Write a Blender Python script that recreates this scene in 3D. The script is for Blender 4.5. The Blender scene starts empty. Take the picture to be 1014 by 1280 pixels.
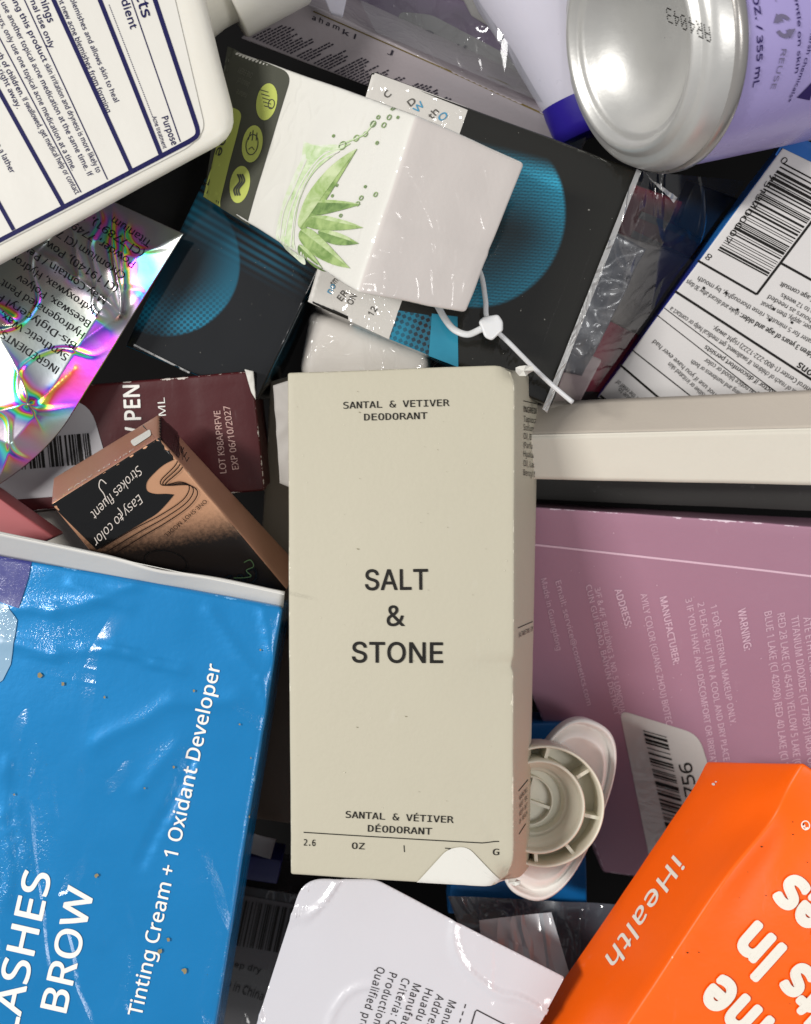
import bpy, bmesh, math, os, random
from mathutils import Vector, Matrix, noise
from mathutils.bvhtree import BVHTree
from mathutils.geometry import tessellate_polygon

random.seed(7)
scene = bpy.context.scene
COL = scene.collection

# ------------------------------------------------------------------ camera
CAM_H = 0.30                 # metres from the lens to the top of the middle carton
SPAN = 0.251                 # height of the picture at that distance (m)
PIX = SPAN / 1280.0
cam_d = bpy.data.cameras.new('camera')
cam_d.sensor_fit = 'VERTICAL'
cam_d.sensor_height = 36.0
cam_d.lens = 36.0 / 2 / ((SPAN / 2) / CAM_H)
cam_d.clip_start = 0.01
cam_d.clip_end = 20
cam_d.dof.use_dof = True
cam_d.dof.focus_distance = CAM_H + 0.002
cam_d.dof.aperture_fstop = 17
cam = bpy.data.objects.new('camera', cam_d)
cam.location = (0, 0, CAM_H)
COL.objects.link(cam)
scene.camera = cam

# ------------------------------------------------------------------ light
world = bpy.data.worlds.new('World')
scene.world = world
world.use_nodes = True
wb = world.node_tree.nodes['Background']
wb.inputs[0].default_value = (0.96, 0.97, 1.0, 1)
wb.inputs[1].default_value = 0.41

def area(name, loc, target, sx, sy, power, col, spin=0):
    l = bpy.data.lights.new(name, 'AREA')
    l.shape = 'RECTANGLE'; l.size = sx; l.size_y = sy
    l.energy = power; l.color = col
    o = bpy.data.objects.new(name, l)
    o.location = loc
    d = Vector(target) - Vector(loc)
    o.rotation_euler = (d.to_track_quat('-Z', 'Y').to_matrix() @ Matrix.Rotation(spin, 3, 'Z')).to_euler()
    COL.objects.link(o)
    return o

area('ceiling_lamp', (-1.30, 0.28, 1.60), (0, 0, 0), 0.18, 0.6, 41, (1.0, 0.975, 0.94))
area('ceiling_lamp_far', (1.05, -0.35, 1.7), (0, 0, 0), 0.3, 0.9, 13, (1.0, 0.98, 0.96))
scene.view_settings.view_transform = 'Standard'
scene.view_settings.look = 'None'
scene.view_settings.exposure = -0.12
scene.view_settings.gamma = 1.0
scene.view_settings.use_curve_mapping = False
scene.cycles.max_bounces = 8
scene.cycles.transparent_max_bounces = 16
scene.cycles.use_denoising = True
scene.cycles.caustics_reflective = False
scene.cycles.caustics_refractive = False

# ------------------------------------------------------------------ helpers
def P(x, y, z=0.0):
    """picture-plan coordinates + real height -> point in metres"""
    k = (CAM_H - z) / CAM_H * PIX
    return Vector(((x - 507) * k, (640 - y) * k, z))

CAMP = Vector((0, 0, CAM_H))

def ray_plane(x, y, o, n):
    d = P(x, y, 0) - CAMP
    t = (o - CAMP).dot(n) / d.dot(n)
    return CAMP + d * t

def lin(h):
    h = h.lstrip('#')
    r = []
    for i in (0, 2, 4):
        c = int(h[i:i + 2], 16) / 255
        r.append(c / 12.92 if c <= 0.04045 else ((c + 0.055) / 1.055) ** 2.4)
    return (*r, 1)

# ---------------------------------------------------------------- materials
class NT:
    def __init__(s, name):
        s.m = bpy.data.materials.new(name); s.m.use_nodes = True
        s.t = s.m.node_tree
        s.b = s.t.nodes['Principled BSDF']
        s.out = s.t.nodes['Material Output']
    def n(s, typ, ins=None, **kw):
        nd = s.t.nodes.new('ShaderNode' + typ)
        for k, v in kw.items(): setattr(nd, k, v)
        for k, v in (ins or {}).items(): s.put(nd.inputs[k], v)
        return nd
    def put(s, sock, v):
        if hasattr(v, 'is_output') or isinstance(v, bpy.types.NodeSocket):
            s.t.links.new(v, sock)
        else:
            sock.default_value = v
    def set(s, **kw):
        for k, v in kw.items(): s.put(s.b.inputs[k.replace('_', ' ')], v)
    def math(s, op, a, b=0.0, c=None, clamp=False):
        nd = s.n('Math', operation=op, use_clamp=clamp)
        s.put(nd.inputs[0], a); s.put(nd.inputs[1], b)
        if c is not None: s.put(nd.inputs[2], c)
        return nd.outputs[0]
    def mix(s, f, a, b, mode='MIX'):
        nd = s.n('Mix', data_type='RGBA', blend_type=mode)
        s.put(nd.inputs[0], f); s.put(nd.inputs[6], a); s.put(nd.inputs[7], b)
        return nd.outputs[2]
    def co(s, kind='Object', scale=(1, 1, 1), rot=(0, 0, 0)):
        if kind == 'UV':
            o = s.n('UVMap', uv_map='face').outputs[0]
        else:
            o = s.n('TexCoord').outputs[kind]
        return s.n('Mapping', {0: o, 2: rot, 3: scale}).outputs[0]
    def noise(s, co, scale, detail=3, rough=.5, dist=0):
        return s.n('TexNoise', {'Vector': co, 'Scale': scale, 'Detail': detail, 'Roughness': rough, 'Distortion': dist}).outputs[0]
    def ramp(s, f, stops, interp='LINEAR'):
        nd = s.n('ValToRGB'); cr = nd.color_ramp; cr.interpolation = interp
        while len(cr.elements) < len(stops): cr.elements.new(0.5)
        for e, (p, c) in zip(cr.elements, stops):
            e.position = p; e.color = c if len(c) == 4 else (*c, 1)
        s.put(nd.inputs[0], f)
        return nd.outputs[0]
    def bump(s, h, strength, dist=0.0005, normal=None):
        nd = s.n('Bump', {'Height': h, 'Strength': strength, 'Distance': dist})
        if normal is not None: s.put(nd.inputs['Normal'], normal)
        return nd.outputs[0]

def g(v): return (v, v, v, 1)

def ridged(nt, co, scale, dist=1.0, width=0.08):
    """thin crease lines"""
    f = nt.noise(co, scale, 2, .5, dist)
    a = nt.math('ABSOLUTE', nt.math('SUBTRACT', f, 0.5))
    return nt.math('SUBTRACT', 1.0, nt.math('DIVIDE', a, width), clamp=True)

def paper(name, col, rough=.55, mottle=.07, wear=None, wear_amt=.5, film=0.0, film_scale=60, film_str=.5, coat_rough=.06,
          spec=.4, grain=.25, metal=0.0, edge_col=None, sparkle=0.0, scuff=0.0):
    nt = NT(name)
    c = lin(col) if isinstance(col, str) else col
    co = nt.co()
    n1 = nt.noise(co, 45, 4, .55)
    n2 = nt.noise(co, 900, 3, .6)
    dark = tuple(x * (1 - mottle * 2.0) for x in c[:3]) + (1,)
    col_s = nt.mix(nt.math('MULTIPLY', nt.math('SUBTRACT', n1, .35), 1.6, clamp=True), dark, c)
    col_s = nt.mix(nt.math('MULTIPLY', nt.math('SUBTRACT', n2, .3), .8, clamp=True), tuple(x * (1 - mottle) for x in c[:3]) + (1,), col_s)
    if scuff:
        s1 = nt.noise(nt.co(scale=(1, .12, 1), rot=(0, 0, .6)), 420, 3, .6)
        s2 = nt.noise(co, 70, 3, .6)
        m = nt.math('MULTIPLY', nt.math('MULTIPLY', nt.math('SUBTRACT', s1, .62), 9, clamp=True), nt.math('MULTIPLY', nt.math('SUBTRACT', s2, .5), 6, clamp=True))
        col_s = nt.mix(nt.math('MULTIPLY', m, scuff), col_s, tuple(min(1, x * .6 + .28) for x in c[:3]) + (1,))
    if wear is not None:
        e = nt.n('Attribute', attribute_name='edge').outputs['Fac']
        wn = nt.noise(co, 260, 4, .65)
        m = nt.math('GREATER_THAN', nt.math('MULTIPLY_ADD', e, wear_amt, wn), 0.5 + 0.42)
        col_s = nt.mix(m, col_s, lin(wear))
    nt.set(Base_Color=col_s, Roughness=rough, Metallic=metal)
    nt.b.inputs['Specular IOR Level'].default_value = spec
    rv = nt.math('MULTIPLY_ADD', nt.math('SUBTRACT', n1, .5), .25, rough)
    nt.set(Roughness=rv)
    nrm = nt.bump(n2, grain, .0001)
    nrm = nt.bump(n1, .25, .0012, nrm)
    nt.set(Normal=nrm)
    if film:
        w1 = ridged(nt, nt.co(scale=(1, .45, 1), rot=(0, 0, .9)), film_scale, 1.6, .06)
        w2 = nt.noise(co, film_scale * .6, 2, .5, .8)
        w3 = ridged(nt, nt.co(scale=(.35, 1, 1), rot=(0, 0, .3)), film_scale * 2.1, .8, .05)
        h = nt.math('ADD', nt.math('MULTIPLY', w1, .5), nt.math('ADD', w2, nt.math('MULTIPLY', w3, .10)))
        if sparkle:
            sm = nt.math('MULTIPLY', nt.math('SUBTRACT', nt.noise(co, 26, 3, .55, .6), .36), 2.2, clamp=True)
            h = nt.math('ADD', h, nt.math('MULTIPLY', nt.noise(co, 1700, 2, .7), nt.math('MULTIPLY', sm, sparkle)))
        cn = nt.bump(h, film_str, .0016)
        nt.b.inputs['Coat Weight'].default_value = film
        nt.b.inputs['Coat Roughness'].default_value = coat_rough
        nt.put(nt.b.inputs['Coat Normal'], cn)
    return nt.m

def ink(name, col, rough=.5, metal=0.0, alpha_noise=0.0):
    nt = NT(name)
    c = lin(col) if isinstance(col, str) else col
    co = nt.co()
    n = nt.noise(co, 1500, 2, .6)
    nt.set(Base_Color=nt.mix(nt.math('MULTIPLY', n, .35), c, tuple(x * .8 + .004 for x in c[:3]) + (1,)), Roughness=rough, Metallic=metal)
    nt.b.inputs['Specular IOR Level'].default_value = .15
    if alpha_noise:
        nt.set(Alpha=nt.math('SUBTRACT', 1.0, nt.math('MULTIPLY', nt.math('GREATER_THAN', nt.noise(co, 2200, 3, .6), .62), alpha_noise)))
    return nt.m

def plastic(name, col, rough=.35, sss=0.0, grain=.05, trans=0.0, bump_scale=300):
    nt = NT(name)
    c = lin(col) if isinstance(col, str) else col
    co = nt.co()
    n = nt.noise(co, bump_scale, 3, .5)
    nt.set(Base_Color=nt.mix(nt.math('MULTIPLY', n, .3), c, tuple(x * .88 for x in c[:3]) + (1,)),
           Roughness=nt.math('MULTIPLY_ADD', n, .15, rough - .07), Normal=nt.bump(n, grain, .0006))
    if sss:
        nt.b.inputs['Subsurface Weight'].default_value = sss
        nt.b.inputs['Subsurface Radius'].default_value = (.004, .0035, .003)
        nt.b.inputs['Subsurface Scale'].default_value = .6
    return nt.m

def film_mat(name, tint='#dfe3e8', opacity=.12, rough=.06, scale=55, strength=.8):
    """thin clear plastic: mostly lets light through, with creased gloss"""
    nt = NT(name)
    co = nt.co()
    w1 = ridged(nt, nt.co(scale=(1, .4, 1), rot=(0, 0, .7)), scale, 1.8, .06)
    w2 = nt.noise(co, scale * .5, 3, .55, 1.0)
    nrm = nt.bump(nt.math('ADD', nt.math('MULTIPLY', w1, .5), w2), strength, .002)
    nt.set(Base_Color=lin(tint), Roughness=rough, Normal=nrm)
    gl = nt.n('BsdfGlossy', {'Color': (1, 1, 1, 1), 'Roughness': rough, 'Normal': nrm})
    tr = nt.n('BsdfTransparent', {'Color': (.93, .94, .95, 1)})
    fr = nt.n('Fresnel', {'IOR': 1.45, 'Normal': nrm})
    fac = nt.math('MULTIPLY_ADD', fr.outputs[0], 1.3, .015, clamp=True)
    mx = nt.n('MixShader', {0: fac, 1: tr.outputs[0], 2: gl.outputs[0]})
    mx2 = nt.n('MixShader', {0: opacity, 1: mx.outputs[0], 2: nt.b.outputs[0]})
    nt.t.links.new(mx2.outputs[0], nt.out.inputs[0])
    return nt.m

# ---------------------------------------------------------------- objects
def mesh_obj(name, verts, faces, mats, parent=None, smooth=True, midx=None):
    me = bpy.data.meshes.new(name)
    me.from_pydata([tuple(v) for v in verts], [], faces)
    for m in (mats if isinstance(mats, (list, tuple)) else [mats]): me.materials.append(m)
    if midx: me.polygons.foreach_set('material_index', midx)
    if smooth: me.polygons.foreach_set('use_smooth', [True] * len(me.polygons))
    me.update()
    o = bpy.data.objects.new(name, me)
    COL.objects.link(o)
    if parent is not None:
        o.parent = parent
        base = parent
        while base is not None:
            off = base.location
            o.location = o.location - off
            base = base.parent
    return o

def thing(name, label, cat, base, group=None):
    o = bpy.data.objects.new(name, None)
    o.empty_display_size = .005
    o.location = base
    COL.objects.link(o)
    o['label'] = label; o['category'] = cat
    if group: o['group'] = group
    return o

class Face:
    """a printable surface: plane (origin, normal) + optional mesh it is dropped on"""
    def __init__(s, o, n, bvh=None, u=None, v=None):
        s.o, s.n, s.bvh, s.u, s.v = o, n.normalized(), bvh, u, v
    def pt(s, x, y): return ray_plane(x, y, s.o, s.n)
    def uvm(s, x, y):
        d = s.pt(x, y) - s.o
        uu, vv = s.u, s.v
        a, b, c = uu.dot(uu), uu.dot(vv), vv.dot(vv)
        p, q = d.dot(uu), d.dot(vv)
        det = a * c - b * b
        return ((p * c - q * b) / det * uu.length, (q * a - p * b) / det * vv.length)
    def drop(s, p, off):
        if s.bvh is not None:
            loc, nn, i, d = s.bvh.ray_cast(p + s.n * .03, -s.n, .09)
            if loc is not None: return loc + s.n * off
        return p + s.n * off

def face_hit(bvh, x, y, n=None):
    d = (P(x, y, 0) - CAMP).normalized()
    loc, nn, i, dist = bvh.ray_cast(CAMP, d)
    if nn.dot(d) > 0: nn = -nn
    return Face(loc, n or nn, bvh)

FP = os.path.join(bpy.utils.resource_path('LOCAL'), 'datafiles', 'fonts')
FONTS = {}
def font(k):
    if k not in FONTS:
        fn = {'inter': 'Inter.woff2', 'noto': 'NotoSansHebrew-Regular.woff2', 'mono': 'DejaVuSansMono.woff2'}.get(k)
        fn = fn or 'missing'
        try: FONTS[k] = bpy.data.fonts.load(os.path.join(FP, fn))
        except Exception: FONTS[k] = None
    return FONTS[k]

CAPS = {}
def cap_height(k):
    if k not in CAPS:
        c = bpy.data.curves.new('t', 'FONT'); c.body = 'H'
        if font(k): c.font = font(k)
        ob = bpy.data.objects.new('t', c); me = bpy.data.meshes.new_from_object(ob)
        CAPS[k] = max(v.co.y for v in me.vertices)
        bpy.data.objects.remove(ob); bpy.data.curves.remove(c); bpy.data.meshes.remove(me)
    return CAPS[k]

def refine(vs, fs, maxlen=.0013, passes=7):
    """cut long edges so that print can follow an uneven surface"""
    bm = bmesh.new()
    bv = [bm.verts.new(v) for v in vs]
    for f in fs:
        try: bm.faces.new([bv[i] for i in f])
        except ValueError: pass
    bmesh.ops.triangulate(bm, faces=bm.faces)
    for k in range(passes):
        es = [e for e in bm.edges if e.calc_length() > maxlen]
        if not es: break
        bmesh.ops.subdivide_edges(bm, edges=es, cuts=1, use_grid_fill=False)
        bmesh.ops.triangulate(bm, faces=[f for f in bm.faces if len(f.verts) > 3])
    bm.verts.index_update()
    vs = [v.co.copy() for v in bm.verts]
    fs = [tuple(v.index for v in f.verts) for f in bm.faces]
    bm.free()
    return vs, fs

def text(par, face, s, a, b, mat, h=None, fnt='noto', bold=0.0, shear=0.0, off=.0002, name='lettering', space=1.0, res=2, end=False, stretch=1.0, fine=.0012):
    """one line of print: baseline runs from picture point a to b on the surface; h = capital height in picture px.
    end=True keeps natural letter widths and only uses a-b as direction, ending at b"""
    if fnt != 'mono': s = s.replace('I', 'l')     # plain-stemmed capital
    c = bpy.data.curves.new('t', 'FONT'); c.body = s
    f = font(fnt)
    if f: c.font = f
    c.resolution_u = res; c.shear = shear; c.space_character = space + bold * 1.2
    if bold < 0: c.offset = bold
    ob = bpy.data.objects.new('t', c)
    me = bpy.data.meshes.new_from_object(ob)
    bpy.data.objects.remove(ob); bpy.data.curves.remove(c)
    src = [(v.co.x, v.co.y) for v in me.vertices]
    sfs = [tuple(p.vertices) for p in me.polygons]
    bpy.data.meshes.remove(me)
    pts, fs, lift = list(src), list(sfs), [0.0] * len(src)
    if bold > 0:
        nn = 18 if res >= 5 else (10 if res > 2 else 5)
        for k in range(nn):
            w = 2 * math.pi * k / nn + .3
            base = len(pts)
            pts += [(x + bold * math.cos(w), y + bold * math.sin(w)) for x, y in src]
            lift += [(k + 1) * 7e-6] * len(src)
            fs += [tuple(base + i for i in f_) for f_ in sfs]
    xs = [p[0] for p in pts]
    x0, x1 = min(xs), max(xs)
    A, B = face.pt(*a), face.pt(*b)
    e1 = B - A; L = e1.length; e1.normalize()
    e2 = face.n.cross(e1).normalized()
    cap = cap_height(fnt) + 2 * max(0, bold)
    sy = None if h is None else h * PIX * (CAM_H - A.z) / CAM_H / cap
    if end:
        sx = sy * stretch; A = B - e1 * ((x1 - x0) * sx)
    else:
        sx = L / (x1 - x0); sy = sy or sx
    vs = [A + e1 * ((x - x0) * sx) + e2 * (y * sy) + face.n * l for (x, y), l in zip(pts, lift)]
    if face.bvh is not None: vs, fs = refine(vs, fs, fine)
    o_ = face.o
    vs = [face.drop(v, off + (v - o_).dot(face.n)) for v in vs]
    return mesh_obj(name, vs, fs, mat, par, smooth=False)

def flat(par, face, polys, mat, off=.0001, name='print', sub=0, maxlen=.0015):
    """filled outlines (picture points) lying on the surface"""
    vs, fs = [], []
    for pts in polys:
        q = [face.pt(*p) for p in pts]
        tri = tessellate_polygon([q])
        base = len(vs)
        vs += q; fs += [tuple(base + i for i in t) for t in tri]
    if sub or face.bvh is not None: vs, fs = refine(vs, fs, maxlen)
    vs = [face.drop(v, off) for v in vs]
    out = []
    for f in fs:
        nn = (vs[f[1]] - vs[f[0]]).cross(vs[f[2]] - vs[f[0]])
        out.append(f if nn.dot(face.n) >= 0 else tuple(reversed(f)))
    return mesh_obj(name, vs, out, mat, par, smooth=bool(sub))

def stroke(pts, w, step=8):
    """polyline -> list of little quads (picture px)"""
    dense = []
    for (x0, y0), (x1, y1) in zip(pts, pts[1:]):
        n = max(1, int(math.hypot(x1 - x0, y1 - y0) / step))
        for i in range(n): dense.append((x0 + (x1 - x0) * i / n, y0 + (y1 - y0) * i / n))
    dense.append(pts[-1])
    L, R = [], []
    for i, (x, y) in enumerate(dense):
        a = dense[max(0, i - 1)]; b = dense[min(len(dense) - 1, i + 1)]
        dx, dy = b[0] - a[0], b[1] - a[1]; l = math.hypot(dx, dy) or 1
        ww = w(i / (len(dense) - 1)) if callable(w) else w
        L.append((x - dy / l * ww / 2, y + dx / l * ww / 2)); R.append((x + dy / l * ww / 2, y - dx / l * ww / 2))
    return [[L[i], L[i + 1], R[i + 1], R[i]] for i in range(len(dense) - 1)]

def line(par, face, pts, w, mat, off=.00013, name='rule_line'):
    return flat(par, face, stroke(pts, w), mat, off, name)

def lines(par, face, segs, w, mat, off=.00013, name='print'):
    q = []
    for pts in segs: q += stroke(pts, w)
    return flat(par, face, q, mat, off, name)

def specks(par, face, quad, n, mat, r=(.4, 1.1), seed=1, off=.0003):
    """dust and flecks strewn over a face (one part)"""
    rr = random.Random(seed); q = []
    for _ in range(n):
        u, v = rr.random(), rr.random()
        x = (quad[0][0] * (1 - u) + quad[1][0] * u) * (1 - v) + (quad[3][0] * (1 - u) + quad[2][0] * u) * v
        y = (quad[0][1] * (1 - u) + quad[1][1] * u) * (1 - v) + (quad[3][1] * (1 - u) + quad[2][1] * u) * v
        s_ = rr.uniform(*r) * (2.2 if rr.random() < .08 else 1); a = rr.uniform(0, 6)
        e = rr.uniform(1, 2.6)
        q.append([(x + s_ * e * math.cos(a + k) * .7, y + s_ * math.sin(a + k)) for k in (0, 1.3, 2.6, 3.7, 5)])
    o = flat(par, face, q, mat, off, 'specks'); o['kind'] = 'stuff'
    return o

def bez(pts, n=10):
    """Catmull-Rom through picture points"""
    out = []
    p = [pts[0]] + list(pts) + [pts[-1]]
    for i in range(1, len(p) - 2):
        for k in range(n):
            t = k / n
            q = []
            for j in (0, 1):
                a, b, c, d = p[i - 1][j], p[i][j], p[i + 1][j], p[i + 2][j]
                q.append(.5 * (2 * b + (c - a) * t + (2 * a - 5 * b + 4 * c - d) * t * t + (3 * b - a - 3 * c + d) * t ** 3))
            out.append(tuple(q))
    out.append(pts[-1])
    return out

def barcode(par, face, a, b, e, mat, seed=1, n=30, off=.00013, e2=None):
    """bars stacked from a to b, each reaching by vector e"""
    r = random.Random(seed)
    ws = [r.choice((1, 1, 1, 2, 2, 3, 4)) for _ in range(2 * n)]
    tot = sum(ws); acc = 0; q = []
    e2 = e2 or e
    for i, w in enumerate(ws):
        if i % 2 == 0:
            t0, t1 = acc / tot, (acc + w) / tot
            p0 = (a[0] + (b[0] - a[0]) * t0, a[1] + (b[1] - a[1]) * t0)
            p1 = (a[0] + (b[0] - a[0]) * t1, a[1] + (b[1] - a[1]) * t1)
            e0 = (e[0] + (e2[0] - e[0]) * t0, e[1] + (e2[1] - e[1]) * t0)
            q.append([p0, p1, (p1[0] + e0[0], p1[1] + e0[1]), (p0[0] + e0[0], p0[1] + e0[1])])
        acc += w
    return flat(par, face, q, mat, off, 'barcode')

def rounded_poly(pts, r, n=6):
    out = []
    m = len(pts)
    for i in range(m):
        p0, p1, p2 = Vector(pts[i - 1]), Vector(pts[i]), Vector(pts[(i + 1) % m])
        rr = r[i] if isinstance(r, (list, tuple)) else r
        if rr <= 0: out.append(tuple(p1)); continue
        d0 = (p0 - p1); d2 = (p2 - p1)
        k = min(rr, d0.length * .45, d2.length * .45)
        s, e = p1 + d0.normalized() * k, p1 + d2.normalized() * k
        for j in range(n + 1):
            t = j / n
            out.append(tuple((1 - t) ** 2 * s + 2 * t * (1 - t) * p1 + t * t * e))
    return out

# ---------------------------------------------------------------- carton
def samples(L, r, step):
    k = [0, r * .25, r * .55, r]
    n = max(2, int((L - 2 * r) / step))
    k += [r + (L - 2 * r) * i / n for i in range(1, n)]
    k += [L - r, L - r * .55, L - r * .25, L]
    return [x / L for x in k]

class Carton:
    """folded carton. top = 4 points (seen face: TL TR BR BL), bottom = 4 points or a depth"""
    def __init__(s, par, top, bottom, mats, r=.0006, step=.0022, warp=.00025, freq=35, hook=None, name='carton', seed=0):
        T = [p if isinstance(p, Vector) else P(*p) for p in top]
        n = (T[3] - T[0]).cross(T[1] - T[0]).normalized()
        if n.z < 0: n = -n
        if isinstance(bottom, (int, float)): B = [p - n * bottom for p in T]
        else: B = [p if isinstance(p, Vector) else P(*p) for p in bottom]
        s.T, s.B, s.n = T, B, n
        lu = ((T[1] - T[0]).length + (T[2] - T[3]).length) / 2
        lv = ((T[3] - T[0]).length + (T[2] - T[1]).length) / 2
        lw = sum((b - t).length for b, t in zip(B, T)) / 4
        s.lu, s.lv, s.lw = lu, lv, lw
        U, V, W = samples(lu, r, step), samples(lv, r, step), samples(lw, r, max(step, lw / 10))
        cache, verts, edge = {}, [], []
        dims = (lu, lv, lw)
        sd = Vector((seed * 3.1, seed * 1.7, seed * .9))
        def tri(u, v, w):
            t = (T[0] * (1 - u) + T[1] * u) * (1 - v) + (T[3] * (1 - u) + T[2] * u) * v
            b = (B[0] * (1 - u) + B[1] * u) * (1 - v) + (B[3] * (1 - u) + B[2] * u) * v
            return t * (1 - w) + b * w
        s.tri = tri
        cen = tri(.5, .5, .5)
        def vert(u, v, w):
            k = (round(u, 6), round(v, 6), round(w, 6))
            if k in cache: return cache[k]
            q = [u * lu, v * lv, w * lw]
            c = [min(max(x, r), L - r) for x, L in zip(q, dims)]
            d = Vector([x - y for x, y in zip(q, c)])
            if d.length > 1e-9: d = d * (r / d.length)
            q2 = [(c[i] + d[i]) / dims[i] for i in range(3)]
            p = tri(*q2)
            near = sorted(min(x, L - x) for x, L in zip(q, dims))
            edge.append(max(0.0, 1 - near[1] / (r * 2.2)))
            if warp:
                nn = noise.noise_vector(p * freq + sd) * warp
                p = p + nn + noise.noise_vector(p * freq * 4 + sd) * (warp * .25)
            if hook: p = hook(s, q2[0], q2[1], q2[2], p)
            cache[k] = len(verts); verts.append(p)
            return cache[k]
        faces, midx, uvs = [], [], []
        order = ['top', 'bottom', 'left', 'right', 'far', 'near']
        s.order = order
        ml, mi = [], {}
        for o in order:
            m = mats.get(o, mats.get('all')) if isinstance(mats, dict) else mats
            if m not in ml: ml.append(m)
            mi[o] = ml.index(m)
        def grid(A, Bs, f, o, flip, uvf):
            for i in range(len(A) - 1):
                for j in range(len(Bs) - 1):
                    cs = [(A[i], Bs[j]), (A[i + 1], Bs[j]), (A[i + 1], Bs[j + 1]), (A[i], Bs[j + 1])]
                    if flip: cs.reverse()
                    faces.append(tuple(vert(*f(*c)) for c in cs))
                    uvs.extend(uvf(*c) for c in cs)
                    midx.append(mi[o])
        grid(U, V, lambda a, b: (a, b, 0), 'top', True, lambda a, b: (a * lu, b * lv))
        grid(U, V, lambda a, b: (a, b, 1), 'bottom', False, lambda a, b: (a * lu, b * lv))
        grid(V, W, lambda a, b: (0, a, b), 'left', True, lambda a, b: (b * lw, a * lv))
        grid(V, W, lambda a, b: (1, a, b), 'right', False, lambda a, b: (b * lw, a * lv))
        grid(U, W, lambda a, b: (a, 0, b), 'far', False, lambda a, b: (a * lu, b * lw))
        grid(U, W, lambda a, b: (a, 1, b), 'near', True, lambda a, b: (a * lu, b * lw))
        s.bvh = BVHTree.FromPolygons(verts, faces)
        s.obj = mesh_obj(name, verts, faces, ml, par, True, midx)
        me = s.obj.data
        lay = me.uv_layers.new(name='face')
        lay.data.foreach_set('uv', [c for uv in uvs for c in uv])
        at = me.attributes.new('edge', 'FLOAT', 'POINT')
        at.data.foreach_set('value', edge)
    def face(s, which='top'):
        T, B = s.T, s.B
        q = {'top': (T[0], T[1], T[3]), 'right': (T[1], B[1], T[2]), 'left': (B[0], T[0], B[3]),
             'far': (B[0], B[1], T[0]), 'near': (T[3], T[2], B[3])}[which]
        u, v = q[1] - q[0], q[2] - q[0]
        n = u.cross(v).normalized()
        cen = s.tri(.5, .5, .5)
        if n.dot(q[0] - cen) < 0: n = -n
        return Face(q[0], n, s.bvh, u, v)

def base_of(top, bottom):
    B = [P(*p) for p in top]
    c = sum(B, Vector()) / 4
    z = (min(b.z for b in B) - bottom) if isinstance(bottom, (int, float)) else min(p[2] for p in bottom)
    return Vector((c.x, c.y, z))

def carton(name, label, cat, top, bottom, mats, group=None, part='carton', **kw):
    t = thing(name, label, cat, base_of(top, bottom), group)
    c = Carton(t, top, bottom, mats, name=part, **kw)
    return t, c

def sheet(name, par, quad, mat, nu=40, nv=40, amp=.0008, freq=60, thick=0.0, hook=None, seed=0):
    Q = [p if isinstance(p, Vector) else P(*p) for p in quad]
    n = (Q[3] - Q[0]).cross(Q[1] - Q[0]).normalized()
    if n.z < 0: n = -n
    sd = Vector((seed * 2.3, seed, -seed))
    vs, fs = [], []
    for j in range(nv + 1):
        for i in range(nu + 1):
            u, v = i / nu, j / nv
            p = (Q[0] * (1 - u) + Q[1] * u) * (1 - v) + (Q[3] * (1 - u) + Q[2] * u) * v
            d = (.5 - abs(noise.noise(p * freq + sd))) * 1.2 + .5 * noise.noise(p * freq * .4 + sd)
            p = p + n * d * amp
            if hook: p = hook(u, v, p, n)
            vs.append(p)
    for j in range(nv):
        for i in range(nu):
            a = j * (nu + 1) + i
            fs.append((a, a + nu + 1, a + nu + 2, a + 1))
    bv = BVHTree.FromPolygons(vs, fs)
    o = mesh_obj(name, vs, fs, mat, par, True)
    if thick:
        md = o.modifiers.new('thickness', 'SOLIDIFY'); md.thickness = thick; md.offset = -1
    return o, bv, Face(Q[0], n, bv, Q[1] - Q[0], Q[3] - Q[0])

def lathe(name, par, o, axis, prof, mat, seg=64, midx=None, up=None):
    """prof = [(radius, along)]"""
    axis = axis.normalized()
    a = axis.orthogonal().normalized() if up is None else (up - axis * up.dot(axis)).normalized()
    b = axis.cross(a)
    vs, fs, mi = [], [], []
    for r, t in prof:
        for k in range(seg):
            w = 2 * math.pi * k / seg
            vs.append(o + axis * t + (a * math.cos(w) + b * math.sin(w)) * r)
    for i in range(len(prof) - 1):
        for k in range(seg):
            k2 = (k + 1) % seg
            fs.append((i * seg + k, (i + 1) * seg + k, (i + 1) * seg + k2, i * seg + k2))
            if midx: mi.append(midx[i])
    return mesh_obj(name, vs, fs, mat, par, True, mi or None), BVHTree.FromPolygons(vs, fs)

def tube(name, par, pts, r, mat, seg=10, flatten=1.0):
    vs, fs = [], []
    n = len(pts)
    for i, p in enumerate(pts):
        t = (pts[min(n - 1, i + 1)] - pts[max(0, i - 1)]).normalized()
        a = t.cross(Vector((0, 0, 1))).normalized(); b = a.cross(t)
        rr = r[i] if isinstance(r, (list, tuple)) else r
        for k in range(seg):
            w = 2 * math.pi * k / seg
            vs.append(p + a * math.cos(w) * rr + b * math.sin(w) * rr * flatten)
    for i in range(n - 1):
        for k in range(seg):
            k2 = (k + 1) % seg
            fs.append((i * seg + k, i * seg + k2, (i + 1) * seg + k2, (i + 1) * seg + k))
    fs.append(tuple(range(seg - 1, -1, -1))); fs.append(tuple(range((n - 1) * seg, n * seg)))
    return mesh_obj(name, vs, fs, mat, par, True)
# ================================================================= the setting
black_ink = ink('ink_black', '#1d1b19')
soft_black = ink('ink_soft_black', '#211f1c', alpha_noise=.08)
navy_ink = ink('ink_navy', '#17164a')
white_ink = ink('ink_white', '#eeece6', .45)

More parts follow.
